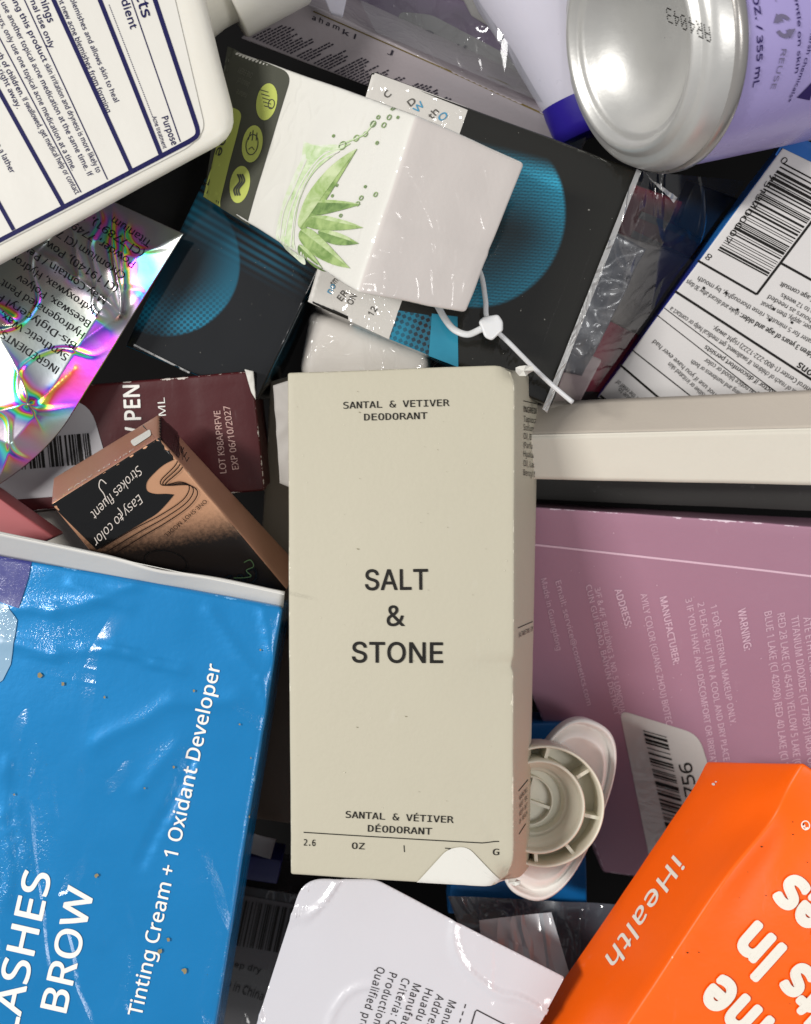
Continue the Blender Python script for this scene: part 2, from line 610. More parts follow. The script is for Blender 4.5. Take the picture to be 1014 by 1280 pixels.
nt = NT('bin_floor')
nt.set(Base_Color=nt.mix(nt.noise(nt.co(), 40, 4), lin('#0a0a0a'), lin('#141313')), Roughness=.8)
nt.b.inputs['Specular IOR Level'].default_value = .1
ground = mesh_obj('ground', [(-.6, -.6, -.155), (.6, -.6, -.155), (.6, .6, -.155), (-.6, .6, -.155)], [(0, 1, 2, 3)], nt.m, None, False)
ground['kind'] = 'structure'

# ================================================================= deodorant carton (middle)
m_beige = paper('board_beige', '#bfb9a5', .6, .07, wear='#d9d3c0', wear_amt=.38, grain=.6, scuff=.18)
m_rawboard = paper('board_raw', '#dcdad2', .7, .05)
def deo_hook(c, u, v, w, p):
    # crease across the right edge, crushed corners
    f = math.exp(-((v - .575) / .010) ** 2) * max(0, 1 - (1 - u) / .22) * max(0, 1 - w * 2.5)
    p = p + Vector((-.0006, 0, -.0010)) * f
    f2 = math.exp(-((v - .60) / .05) ** 2) * max(0, 1 - (1 - u) / .3)
    p = p + Vector((0, 0, -.0004)) * f2
    f3 = math.exp(-((u - 1) ** 2 / .004 + (v - 1) ** 2 / .0012 + w * w / .08))
    p = p + Vector((-.0012, .0022, -.0022)) * f3
    f4 = math.exp(-((u - 1) ** 2 / .002 + v ** 2 / .0006 + w * w / .05))
    p = p + Vector((-.001, -.0012, -.0022)) * f4 + noise.noise_vector(p * 900) * .0007 * f4
    f5 = max(0, 1 - abs(u - (.86 + .14 * (v - .86) / .14)) / .02) * max(0, min(1, (v - .86) * 20))
    p = p + Vector((0, 0, -.0005)) * f5
    # slight bow of the front panel and softened top edge
    p = p + Vector((0, 0, .0012)) * math.sin(math.pi * u) * math.sin(math.pi * v) * (1 - w)
    return p
deo_top = [(359, 466, -.001), (643, 455, .002), (642, 1110, .002), (363, 1093, -.001)]
deo_bot = [(400, 487, -.036), (673, 477, -.025), (662, 1086, -.025), (404, 1075, -.036)]
deo, dc = carton('deodorant_box', 'upright beige deodorant carton with a torn white corner, in the middle of the pile', 'box',
                 deo_top, deo_bot, m_beige, r=.0006, step=.0014, warp=.00016, hook=deo_hook)
F = dc.face('top')
text(deo, F, 'SANTAL & VETIVER', (429.5, 511), (562, 507.6), soft_black, 8.5, 'mono', .006)
text(deo, F, 'DEODORANT', (455.5, 525.8), (534.5, 523.8), soft_black, 8.5, 'mono', .006)
text(deo, F, 'SALT', (457, 737), (535.5, 736.3), soft_black, 26, 'inter', bold=.010, res=4)
text(deo, F, '&', (484, 781.5), (506.5, 781.5), soft_black, 25.5, bold=.010, res=4)
text(deo, F, 'STONE', (440.5, 827), (554, 827.8), soft_black, 26, 'inter', bold=.010, res=4)
text(deo, F, 'SANTAL & VÉTIVER', (432.3, 1021.4), (567, 1028), soft_black, 8.5, 'mono', .006)
text(deo, F, 'DÉODORANT', (460, 1038.8), (540, 1042.6), soft_black, 8.5, 'mono', .006)
line(deo, F, [(379.8, 1040.2), (602.7, 1053.3), (624, 1051.6)], 1.3, soft_black)
text(deo, F, '2.6', (380, 1056.5), (394.5, 1057.2), soft_black, 8, 'mono', .006)
text(deo, F, 'OZ', (440, 1060.4), (456, 1061.2), soft_black, 8, 'mono', .006)
line(deo, F, [(505.2, 1056), (505.8, 1064.7)], 1.1, soft_black)
text(deo, F, '75', (556, 1067), (572, 1068), soft_black, 8, 'mono', .006)
text(deo, F, 'G', (616, 1068.6), (624, 1069), soft_black, 8, 'mono', .006)
m_speck = ink('fleck_brown', '#8d856f', .8)
specks(deo, F, [(366, 475), (636, 465), (634, 1050), (370, 1035)], 26, m_speck, (.25, .45), 3)
specks(deo, F, [(366, 475), (636, 465), (634, 1050), (370, 1035)], 24, ink('fleck_pale', '#d8d2bf', .8), (.3, .6), 4)
tear = rounded_poly([(521, 1103), (560, 1060), (584, 1057), (632, 1108), (641, 1111)], [0, 14, 14, 2, 0])
flat(deo, F, [tear], m_rawboard, .0004, 'torn_patch', sub=2)
Fs = dc.face('right')
for y, s in zip((515, 527, 537.6, 548.5, 559.6, 570.6, 582.5, 594), ('INGREDI', 'Tapioca', 'Sodium B', 'Oil, Buty', '(Parfum)', 'Hyaluro', 'Oil, Lact', 'Benzyl B')):
    text(deo, Fs, s, (654, y), (670.5, y + 2.6), soft_black, 7.5, bold=.006 if s[:3] == 'ING' else 0, shear=0, res=1)
line(deo, Fs, [(654, 501), (671, 505)], 1.0, soft_black)
line(deo, Fs, [(648, 785), (670, 777)], 1.0, soft_black)
text(deo, Fs, 'SALTANDSTONE.COM', (649, 797), (670, 788.5), soft_black, 6, 'mono', res=1)
line(deo, Fs, [(650, 989), (666, 975)], 1.0, soft_black)
for k, s in enumerate(('WARNING:', 'HEAT SRC', 'KEEP OUT', 'OF REACH')):
    text(deo, Fs, s, (651, 1001 + 10 * k), (665, 989 + 10 * k), soft_black, 6, 'mono', res=1)
line(deo, Fs, [(651, 1043), (663, 1030)], 1.0, soft_black)
# little torn paper scraps at the crushed corners
for (x, y, z, r0, sd) in ((655, 463, .0015, 11, 2), (644, 1103, -.0005, 7, 5)):
    r_ = random.Random(sd)
    vs = []; fs = []
    for k in range(9):
        a = k / 9 * 2 * math.pi; rr = r0 * r_.uniform(.45, 1.0)
        q = P(x + math.cos(a) * rr * 1.2, y + math.sin(a) * rr * .7, z + r_.uniform(-.0012, .0016)); vs.append(q)
    vs.append(P(x, y, z + .0012)); fs = [(k, (k + 1) % 9, 9) for k in range(9)]
    o = mesh_obj('torn_flap', vs, fs, m_rawboard, deo, False)
    md = o.modifiers.new('thickness', 'SOLIDIFY'); md.thickness = .0004

# ================================================================= blue tint carton (lower left)
m_blue = paper('board_blue_foil', '#007bba', .40, .06, wear='#6aa9da', wear_amt=.32, film=1.0, film_scale=17, film_str=.6, coat_rough=.15, sparkle=.22, spec=.15, grain=.4, metal=.2)
m_flapwhite = paper('board_white', '#d9d7d2', .65, .05)
TC = [((0, 802), (70, 816), 1.0, 5), ((70, 816), (140, 811), .8, 4), ((140, 811), (232, 838), 1.2, 3.5), ((8, 762), (70, 764), .8, 5), ((70, 764), (170, 728), .9, 6), ((255, 762), (328, 850), .8, 4), ((328, 850), (336, 900), .8, 4),
      ((178, 1078), (242, 945), -1.2, 3), ((6, 950), (11, 1130), 1.0, 3), ((20, 1000), (30, 1080), .6, 4), ((90, 730), (160, 760), .7, 5), ((225, 880), (300, 872), .7, 8), ((120, 930), (215, 880), .7, 9), ((170, 990), (225, 930), .6, 8), ((60, 1110), (120, 1180), .5, 9), ((330, 765), (348, 840), .9, 4)]
TC = [(P(*a, -.004), P(*b, -.004), k * .00075, w * PIX) for a, b, k, w in TC]
for q_ in TC:
    q_[0].z = q_[1].z = 0
def tint_hook(c, u, v, w, p):
    if w < .5:
        q = Vector((p.x, p.y, 0)); q0 = q
        q = q + noise.noise_vector(q * 90) * .0011; q.z = 0
        d = 0
        for a, b, k, wd in TC:
            ab = b - a
            t = (q - a).dot(ab) / ab.length_squared
            tt = max(0, min(1, t))
            r = (q - a - ab * tt).length
            if r < wd * 5: d += k * math.exp(-(r / wd) ** 1.3)
        fade = max(0, min(1, (1 - u) * 6)) * max(0, min(1, (.95 - v) * 2.2))
        p = p + c.n * (d + (noise.noise(q0 * 20) * .0010 + noise.noise(q0 * 52) * .00022) * fade) * (1 - w)
    return p
tint_top = [(-62, 681, -.004), (354, 759, -.004), (260, 1345, -.004), (-156, 1267, -.004)]
tint, tc = carton('tint_box', 'glossy blue lash and brow tint carton with its white end flap open', 'box', tint_top, .024, m_blue, r=.0012, step=.0013, warp=.0002, hook=tint_hook)
F = tc.face('top')
text(tint, F, 'Tinting Cream + 1 Oxidant Developer', (177, 1271), (276, 832), white_ink, 18, bold=.010, res=3, off=.0002)
text(tint, F, 'LASHES', (20, 1296), (65, 1093), white_ink, 36, bold=.012, res=4, off=.0002)
text(tint, F, 'BROW', (83, 1266), (118, 1113), white_ink, 34, bold=.012, res=4, off=.0002)
m_glit = paper('sticker_violet_glitter', '#3b3f8c', .35, .2, film=1, film_scale=60, film_str=1.0, sparkle=.8, coat_rough=.12)
flat(tint, F, [[(-30, 690), (40, 701), (36, 722), (24, 760), (-40, 740)]], m_glit, .0003, 'violet_sticker', sub=3)
m_pale = paper('sticker_pale_blue', '#8fb4cf', .3, .15, film=1, film_scale=70, film_str=1.0, sparkle=.3)
flat(tint, F, [[(-40, 742), (10, 757), (22, 775), (14, 830), (4, 850), (-40, 880)]], m_pale, .0003, 'pale_sticker', sub=3)
m_crumb = ink('crumb', '#8f8260', .8)
spots = [(51, 844, 5), (80, 854, 4), (121, 1094, 4), (211, 1174, 4), (201, 1188, 5), (231, 1212, 5), (218, 958, 2.5), (314, 947, 2), (132, 871, 2.5), (326, 812, 2), (243, 863, 2.5), (18, 993, 2), (312, 1021, 2), (300, 905, 2), (182, 984, 2)]
for i, (x, y, r0) in enumerate(spots):
    r_ = random.Random(i)
    flat(tint, F, [[(x + math.cos(k) * r0 * .8 * r_.uniform(.4, 1), y + math.sin(k) * r0 * r_.uniform(.4, 1)) for k in (0, .8, 1.6, 2.4, 3.2, 4, 4.8, 5.6)]], m_crumb, .0006, 'crumb')
# open end flap: white board standing along the top edge
def flap_hook(u, v, p, n):
    return p + Vector((0, -.0011, .0008)) * math.exp(-((u - .62) / .10) ** 2) * (1 - v)
sheet('end_flap', tint, [(-70, 652, .008), (356, 741, -.004), (354, 760, -.0075), (-66, 682, -.003)], m_flapwhite, 60, 8, .0003, 40, .0006, flap_hook)
line(tint, Face(P(150, 690, .0075), Vector((0, 0, 1))), [(-40, 659), (355, 743)], .8, m_rawboard, 0, 'flap_crease')

# ================================================================= white cleanser bottle (top left)
m_hdpe = plastic('plastic_white', '#dcd8cd', .38, .15, .12)
m_label = paper('label_white', '#d6d3cb', .38, .03, grain=.1)
bt = [(-218, 2, .012), (203, -228, .012), (305, 174, .012), (-116, 404, .012)]
bottle, bc = carton('cleanser_bottle', 'white plastic cleanser bottle with navy drug facts panel, lying at the top left', 'bottle', bt, [(x_ - 46, y_ - 52, -.026) for x_, y_, z_ in bt], m_hdpe, part='body', r=.006, step=.0025, warp=.0003)
F = Face(P(0, 0, .012), bc.face('top').n, bc.bvh)
lab = rounded_poly([(-80, -60), (212, -30), (257, 163), (236, 184), (-40, 327)], [0, 0, 26, 10, 0])
blab = flat(bottle, F, [lab], m_label, .0003, 'label', sub=3)
K = dict(off=.0003)
for a, b, w in (((124, -3), (202, 195), 5.4), ((66, -3), (164, 213), 5.4), ((-3, 110), (79, 257), 5.2), ((-3, 250), (18, 288), 5)):
    line(blab, F, [a, b], w, navy_ink, .00045)
bord = [(192, -6), (243, 148)] + [tuple(q) for q in bez([(243, 148), (247.5, 163), (246, 171), (236, 178)], 5)][1:] + [(-5, 304)]
line(blab, F, bord, 5.6, navy_ink, .00045)
for a, b in (((164, -2), (226, 178)), ((30, -2), (135, 225)), ((-2, 44), (102, 241))):
    line(blab, F, [a, b], 1.3, navy_ink, .00045)
lines(blab, F, [[(137 + 54 * t, 7 + 139 * t), (137.5 + 54 * t, 8.3 + 139 * t)] for t in [i / 60 for i in range(61)]], 1.1, navy_ink, .00045, 'dotted_line')
T = lambda s, a, b, h, bd=0.005: text(blab, F, s, a, b, navy_ink, h, bold=bd, res=1, off=.00045)
T('Drug Facts', (142, -92), (179, 24), 14, .016)
T('Active ingredient', (123, -84), (164, 38), 9.5, .014)
T('Purpose', (202.5, 148), (215.5, 183), 8.5, .014)
T('Acne treatment', (190.5, 147), (204.5, 187), 5.5)
T('Clears acne blemishes and allows skin to heal', (68, -46), (143.5, 129), 6.5)
T('and helps prevent new acne blemishes from forming', (46, -62), (134, 142), 6.5)
T('Warnings', (42, -24), (61, 30), 9.5, .014)
T('For external use only', (20, -42), (63, 62), 7, .012)
T('When using this product', (-6, -42), (54.5, 79), 7, .013)
T('skin irritation and dryness is more likely to', (56, 82), (121.5, 217), 6.8)
T('occur if you use another topical acne medication at the same time. If', (-22, -42), (111, 222), 6.8)
T('irritation occurs, only use one topical acne medication at a time.', (-26, -24), (90.5, 214), 6.8)
T('Keep out of reach of children.', (-36, 8), (26, 122), 6.8, .013)
T('If swallowed, get medical help or contact', (28, 125), (95, 244), 6.8)
T('Center right away.', (-18, 57), (22, 137), 6.8)
T('into a lather', (-10, 172), (14, 218), 7)
ax = (P(255 + 88, -34 - 48, .002) - P(255, -34, .002)).normalized()
o0 = P(247, -30, -.006)
lathe('neck', bottle, o0 - ax * .012, ax, [(.016, 0), (.0145, .008), (.0138, .012), (.0138, .020)], m_hdpe, 48)
lathe('cap', bottle, o0 + ax * .004, ax, [(.010, 0), (.0178, 0), (.0182, .0006), (.0182, .018), (.0174, .0192), (.0001, .0195)], plastic('plastic_cap_white', '#dad6cd', .33, .15, .06), 64)

# ================================================================= aloe carton
m_aloew = paper('board_white_wrapped', '#d9d7cf', .5, .03, film=1.0, film_scale=55, film_str=.32, coat_rough=.10, wear='#efece4', wear_amt=.3)
m_aloee = paper('board_blush_wrapped', '#d6cec8', .5, .04, film=1.0, film_scale=80, film_str=.14, coat_rough=.10)
F0, F1, F2, F3 = (285, 60, -.012), (520, 143, .026), (447, 367, .026), (257, 246, -.012)
E1, E2 = (657, 205, .012), (583, 392, .012)
A = lambda t: P(*t)
bot = [A(F0) + A(E1) - A(F1), A(E1), A(E2), A(F3) + A(E2) - A(F2)]
aloe = thing('aloe_box', 'shrink-wrapped white carton printed with a green aloe splash, blush end facing up', 'box', (bot[0] + bot[2]) / 2 - Vector((0, 0, .01)))
def aloe_hook(c, u, v, w, p):
    p = p + noise.noise_vector(p * 120) * .0002
    if u > .97:                                      # tucked end flap: one fold edge stands a little proud
        p = p + (c.T[1] - c.T[0]).normalized() * .00035 * max(0, min(1, (v - .60 + .02 * w) * 60)) * min(1, w * 8)
    return p
ac = Carton(aloe, [F0, F1, F2, F3], bot, {'all': m_aloew, 'right': m_aloee}, r=.0011, step=.0013, warp=.0002, hook=aloe_hook)
F = ac.face('top')
m_olive = ink('print_olive_grey', '#4b4c43', .5)
m_lime = ink('print_lime', '#b4bd62', .5)
band = rounded_poly([(285, 58), (366, 92), (313, 283), (255, 247)], [0, 16, 0, 0])
flat(aloe, F, [band], m_olive, .00012, 'olive_band', sub=1)
flat(aloe, F, [rounded_poly([(284, 132), (305, 140), (276, 259), (255, 246)], [0, 12, 0, 0])], m_lime, .0002, 'lime_band', sub=1)
def ell(cx, cy, rx, ry, rot, n=28):
    return [(cx + rx * math.cos(k) * math.cos(rot) - ry * math.sin(k) * math.sin(rot), cy + rx * math.cos(k) * math.sin(rot) + ry * math.sin(k) * math.cos(rot)) for k in [2 * math.pi * i / n for i in range(n)]]
badges = []
for cx, cy in ((335, 128), (318, 181), (303, 232)):
    badges.append(flat(aloe, F, [ell(cx, cy, 13, 23.5, .13)], m_lime, .0002, 'round_badge'))
def ring(cx, cy, rx, ry, rot): e = ell(cx, cy, rx, ry, rot, 20); return e + [e[0]]
lines(badges[1], F, [ring(318, 182, 7.5, 13, .13), [(313, 176), (316, 166)], [(318, 177), (319, 164)], [(323, 177), (324, 167)], [(314, 188), (318, 185), (321, 189)]], 1.2, m_olive, .0003, 'badge_print')
lines(badges[2], F, [bez([(303 + dx, 219), (306 + dx, 228), (299 + dx, 238), (301 + dx, 246)], 5) for dx in (-3, 0, 3)], 2.2, m_olive, .0003, 'badge_print')
lines(badges[0], F, [[(327 + 1.2 * k, 113 + 5 * k), (337 + 1.2 * k, 116 + 5 * k)] for k in range(5)] + [ring(341, 131, 4, 6, .1)], 1.1, m_olive, .0003, 'badge_print')
text(aloe, F, 'aloe', (284, 151), (270, 194), m_olive, 15, bold=.01, off=.0003)
m_dim = ink('print_dim_grey', '#6d6e62', .5)
for k, (a, b, s) in enumerate((((318, 92), (300, 84), 'ONE EVERY'), ((314, 104), (299, 97), 'beauty of'), ((311, 118), (298, 112), 'nature'))):
    text(aloe, F, s, a, b, m_dim, 7, off=.0003, res=1)
def leafmat(name, c1, c2, sc, al=1.0):
    nt = NT(name)
    nz = nt.noise(nt.co(scale=(1, 1, 1)), sc, 4, .6, .6)
    nt.set(Base_Color=nt.ramp(nz, [(.35, lin(c1)), (.62, lin(c2))]), Roughness=.5, Alpha=al)
    nt.b.inputs['Coat Weight'].default_value = .7; nt.b.inputs['Coat Roughness'].default_value = .1
    return nt.m
lfA = leafmat('print_leaf', '#6c8b44', '#9fb672', 260)
lfB = leafmat('print_leaf_dark', '#557436', '#86a35c', 260)
lfH = leafmat('print_leaf_light', '#90ac62', '#c3d0a2', 220)
lfC = leafmat('print_splash', '#a9c489', '#d3dcc0', 300)
lfD = leafmat('print_splash_pale', '#c2d2a8', '#d6d9cb', 320)
Z = lambda pts: [(240 + x / 2.982, y / 2.982) for x, y in pts]
flat(aloe, F, [bez(Z([(425, 530), (470, 545), (560, 548), (500, 600), (450, 680), (415, 780), (405, 900), (425, 985), (385, 960), (335, 900), (350, 780), (385, 680), (420, 600)]), 5)], lfD, .00013, 'splash_print', sub=1)
flat(aloe, F, [bez(Z([(430, 540), (520, 556), (590, 545), (540, 585), (470, 650), (425, 740), (398, 860), (395, 930), (365, 890), (380, 780), (400, 700), (440, 610)]), 5)], lfC, .00018, 'splash_print', sub=1)
lines(aloe, F, [bez(Z(p), 6) for p in ([(575, 555), (500, 585), (430, 680), (385, 800), (370, 890)], [(560, 570), (490, 610), (440, 690), (405, 800), (395, 930)], [(440, 600), (400, 700), (360, 800), (350, 900)])], 1.6, m_aloew, .00024, 'splash_streak')
leaf = {0: [(628, 560), (585, 585), (520, 640), (450, 735), (418, 830), (428, 862), (450, 860), (500, 790), (565, 680), (612, 590)],
        1: [(652, 772), (600, 762), (520, 755), (480, 765), (466, 800), (500, 812), (580, 795)],
        2: [(668, 862), (610, 838), (520, 815), (465, 818), (448, 850), (500, 868), (590, 870)],
        3: [(656, 922), (600, 890), (540, 870), (498, 872), (515, 905), (560, 924), (610, 928)],
        4: [(630, 1016), (600, 985), (530, 915), (470, 865), (430, 868), (428, 905), (480, 960), (560, 1000)],
        5: [(522, 1014), (490, 970), (450, 932), (425, 925), (425, 960), (450, 990), (490, 1012)]}
for k, pts in leaf.items():
    flat(aloe, F, [bez(Z(pts + [pts[0]]), 4)[:-1]], lfA if k in (0, 2, 4) else lfB, .0002 + k * .00001, 'aloe_leaf_print', sub=1)
    h_ = pts[:len(pts) // 2 + 1]
    flat(aloe, F, [bez(Z(h_), 4)], lfH, .00028 + k * .00001, 'leaf_shade_print', sub=1)
drops = [(572, 548, 13), (622, 520, 10), (655, 505, 8), (682, 466, 10), (700, 440, 6), (722, 470, 8), (740, 440, 8), (750, 405, 6), (772, 440, 4), (538, 512, 4), (700, 538, 5), (652, 748, 7), (705, 735, 7), (640, 770, 7), (560, 700, 4), (580, 815, 5), (665, 705, 4), (545, 740, 4)]
lines(aloe, F, [ring(240 + x / 2.982, y / 2.982, r / 2.982 * .8, r / 2.982 * 1.25, .5) for x, y, r in drops], 1.2, lfB, .00026, 'droplet_print')
lines(aloe, F, [bez(Z([(600, 540), (560, 560), (500, 570)]), 5), bez(Z([(690, 455), (650, 505), (600, 530), (560, 545)]), 5)], 1.6, lfC, .00026, 'droplet_print')

# ================================================================= black and teal cartons
def sep(nt, co):
    x = nt.n('SeparateXYZ', {0: co}); return x.outputs[0], x.outputs[1]
def dots(nt, x, y, k, size):
    """halftone dot field"""
    sx = nt.math('SINE', nt.math('MULTIPLY', x, k)); sy = nt.math('SINE', nt.math('MULTIPLY', y, k))
    return nt.math('GREATER_THAN', nt.math('ADD', sx, sy), size)
def smooth(nt, v, a, b):
    return nt.n('MapRange', {0: v, 1: a, 2: b, 3: 0.0, 4: 1.0}, interpolation_type='SMOOTHSTEP').outputs[0]
def dist(nt, x, y, cx, cy):
    return nt.math('SQRT', nt.math('ADD', nt.math('POWER', nt.math('SUBTRACT', x, cx), 2.0), nt.math('POWER', nt.math('SUBTRACT', y, cy), 2.0)))
mul = lambda nt, a, b: nt.math('MULTIPLY', a, b)

def halftone(name, stops_fn, uvc, film=1.0, streak=.40):
    nt = NT(name)
    stops_fn(nt, uvc)
    co = nt.co()
    w1 = ridged(nt, nt.co('UV', scale=(1, .05, 1)), 200, .25, .16)
    ux, uy = sep(nt, nt.co('UV'))
    w1 = nt.math('MULTIPLY', w1, smooth(nt, ux, .040, .058))
    w2 = nt.noise(co, 38, 2, .5, .8)
    w3 = ridged(nt, nt.co(scale=(1, .5, 1)), 170, 1.5, .05)
    h = nt.math('ADD', nt.math('MULTIPLY', w1, streak), nt.math('ADD', w2, nt.math('MULTIPLY', w3, .0)))
    nt.b.inputs['Coat Weight'].default_value = film
    nt.b.inputs['Coat Roughness'].default_value = .07
    nt.put(nt.b.inputs['Coat Normal'], nt.bump(h, .22, .0015))
    nt.set(Roughness=.5)
    nt.b.inputs['Specular IOR Level'].default_value = .12
    return nt.m
# right one (under the aloe carton)
rb_top = [(465, 88, -.010), (798, 212, -.010), (690, 508, -.014), (383, 378, -.014)]
dummy = Face(P(*rb_top[0]), Vector((0, 0, 1)), None, P(*rb_top[1]) - P(*rb_top[0]), P(*rb_top[3]) - P(*rb_top[0]))
def right_art(nt, c):
    x, y = sep(nt, nt.co('UV'))
    d = dist(nt, x, y, *c['cen'])
    ins = nt.math('SUBTRACT', 1.0, smooth(nt, d, c['r'] - .0012, c['r']))
    top = smooth(nt, nt.math('ADD', y, mul(nt, x, .1)), c['ytop'] + .0005, c['ytop'] + .008)
    ln = nt.math('SINE', mul(nt, nt.math('ADD', y, mul(nt, x, .32)), 7600.0))
    st = nt.math('MULTIPLY_ADD', ln, .22, .78, clamp=True)
    dd = dots(nt, nt.math('ADD', x, mul(nt, y, .5)), y, 7000.0, -.6)
    rimg = nt.math('POWER', smooth(nt, d, c['r'] * .35, c['r']), 2.0)
    up = nt.math('SUBTRACT', 1.0, smooth(nt, y, c['ytop'] + .001, c['ytop'] + .017))
    low = smooth(nt, y, c['ytop'] + .012, c['ytop'] + .028)
    body = nt.math('ADD', nt.math('ADD', mul(nt, up, .6), mul(nt, rimg, .40)), nt.math('MULTIPLY_ADD', low, .10, .03), clamp=True)
    f = mul(nt, mul(nt, mul(nt, ins, top), body), mul(nt, st, nt.math('MULTIPLY_ADD', dd, .3, .7)))
    col = nt.mix(f, lin('#15140f'), lin('#35b3d8'))
    nt.set(Base_Color=col)
u = lambda f, x, y: f.uvm(x, y)
cR = dict(cen=u(dummy, 590, 262), r=(P(708, 250, -.012) - P(590, 262, -.012)).length, ytop=u(dummy, 650, 205)[1])
m_rb = halftone('board_black_teal', right_art, cR)
rb, rc = carton('black_teal_box', 'film-wrapped black carton with cyan fan print and white label strip, beneath the aloe carton', 'box', rb_top, .030, m_rb, r=.0010, step=.002, warp=.0003)
F = rc.face('top')
m_strip = paper('label_strip_white', '#c9c5be', .4, .04, film=1, film_scale=80, film_str=.6)
rstrip = flat(rb, F, [[(466, 90), (586, 134), (486, 424), (385, 377)]], m_strip, .00012, 'label_strip', sub=2)
grey_ink = ink('ink_grey', '#57544f'); blue_ink = ink('ink_blue', '#4b8fb0')
for s, a, b, m_ in (('C', (484, 124), (490, 118), grey_ink), ('D', (513, 134), (521, 128), grey_ink), ('W', (521, 142), (531, 132), blue_ink), ('th', (540, 150), (549, 140), grey_ink), ('O', (551, 153), (561, 145), blue_ink),
                    ('ON', (440, 382), (446, 370), grey_ink), ('ER', (427, 377), (435, 366), grey_ink), ('no', (414, 368), (420, 357), blue_ink), ('12', (466, 396), (472, 386), grey_ink), ('sm', (417, 358), (423, 351), grey_ink)):
    text(rstrip, F, s, a, b, m_, 8, bold=.01, off=.0003, res=1)
def low_art(nt, c):
    x, y = sep(nt, nt.co('Object', rot=(0, 0, .4)))
    dd = dots(nt, x, y, 4200.0, -.2)
    nz = smooth(nt, nt.noise(nt.co(), 55, 2), .35, .6)
    nt.set(Base_Color=nt.mix(nt.math('MULTIPLY_ADD', dd, .45, mul(nt, nz, .55), clamp=True), lin('#201a1c'), lin('#1f7f9c')))
m_low = halftone('print_teal_dots', low_art, None)
flat(rb, F, [[(487, 424), (498, 388), (572, 400), (572, 459)]], m_low, .00015, 'teal_dot_print', sub=2)
m_teal2 = halftone('print_teal', lambda nt, c: nt.set(Base_Color=nt.mix(nt.noise(nt.co(), 90, 3), lin('#17708c'), lin('#3291ab'))), None)
flat(rb, F, [[(536, 445), (540, 392), (572, 396), (573, 459)]], m_teal2, .0003, 'teal_panel', sub=2)
m_dust = ink('dust_grey', '#8f8d86', .8)
specks(rb, F, [(590, 140), (785, 215), (690, 495), (580, 455)], 26, m_dust, (.25, .5), 8)
# welded film seam along the right edge
fs_clear = film_mat('film_seam', '#e8e8e6', .55, .12, 120)
sheet('film_seam', rb, [(796, 211, -.0085), (802, 214, -.0095), (684, 516, -.0135), (678, 511, -.0125)], fs_clear, 4, 40, .00012, 120)
sheet('film_fold', rb, [(794, 207, -.009), (800, 214, -.009), (846, 248, -.022), (842, 254, -.022)], fs_clear, 6, 16, .0006, 250)

# left one
lb_top = [(268, 196, -.020), (418, 296, -.022), (322, 500, -.026), (156, 432, -.024)]
dummy = Face(P(*lb_top[0]), Vector((0, 0, 1)), None, P(*lb_top[1]) - P(*lb_top[0]), P(*lb_top[3]) - P(*lb_top[0]))
def left_art(nt, c):
    x, y = sep(nt, nt.co('UV'))
    d = dist(nt, x, y, *c['cen'])
    rim = nt.math('SUBTRACT', 1.0, smooth(nt, d, c['r'] - .0008, c['r']))
    inn = smooth(nt, d, c['r'] * .15, c['r'] * .95)
    dd = dots(nt, nt.math('ADD', x, mul(nt, y, .4)), nt.math('SUBTRACT', y, mul(nt, x, .3)), 5200.0, -.1)
    dm = smooth(nt, y, c['y0'] - .006, c['y0'] + .014)
    soft = mul(nt, nt.math('POWER', inn, 1.6), rim)
    fan = mul(nt, soft, nt.math('SUBTRACT', nt.math('MULTIPLY_ADD', dm, .55, .45), mul(nt, mul(nt, nt.math('SUBTRACT', 1.0, dd), dm), .7)))
    band = mul(nt, mul(nt, smooth(nt, x, c['x1'], c['x1'] - .016), smooth(nt, y, c['y0'] - .02, c['y0'] + .008)), .7)
    ln = nt.math('SINE', mul(nt, y, 3400.0))
    stripes = mul(nt, mul(nt, smooth(nt, x, c['x2'] + .012, c['x2'] - .004), smooth(nt, y, c['y2'], c['y2'] - .008)), nt.math('MULTIPLY_ADD', ln, .3, .25, clamp=True))
    f = nt.math('ADD', nt.math('ADD', mul(nt, fan, .85), mul(nt, band, .35)), mul(nt, stripes, .7), clamp=True)
    low = nt.math('SUBTRACT', 1.0, smooth(nt, y, c['ylow'] - .004, c['ylow'] + .006))
    nt.set(Base_Color=nt.mix(mul(nt, f, low), lin('#0a0d11'), lin('#1c86a8')))
cL = dict(cen=u(dummy, 214, 318), r=(P(298, 352, -.022) - P(214, 318, -.022)).length, x1=u(dummy, 262, 300)[0], y0=u(dummy, 200, 320)[1],
          x2=u(dummy, 350, 320)[0], y2=u(dummy, 330, 362)[1], ylow=u(dummy, 250, 425)[1])
m_lb = halftone('board_black_teal_dark', left_art, cL, 1.0, .04)
lb, lc = carton('dark_teal_box', 'glossy black carton with teal dotted fan, between the foil pouch and the aloe carton', 'box', lb_top, .032, m_lb, r=.0008, step=.002, warp=.0003)
F = lc.face('top')
specks(lb, F, [(262, 255), (385, 335), (318, 480), (170, 425)], 20, m_dust, (.25, .5), 9)
line(lb, F, [(168, 431), (237, 466)], 2.2, fs_clear, .0004, 'film_seam')

m_black = paper('board_black', '#0c0c0d', .5, .1, scuff=.1)
carton('black_box', 'plain black carton wedged under the white bottle above the foil pouch', 'box', [(190, 120, -.034), (330, 120, -.034), (270, 300, -.036), (130, 290, -.036)], .03, m_black)
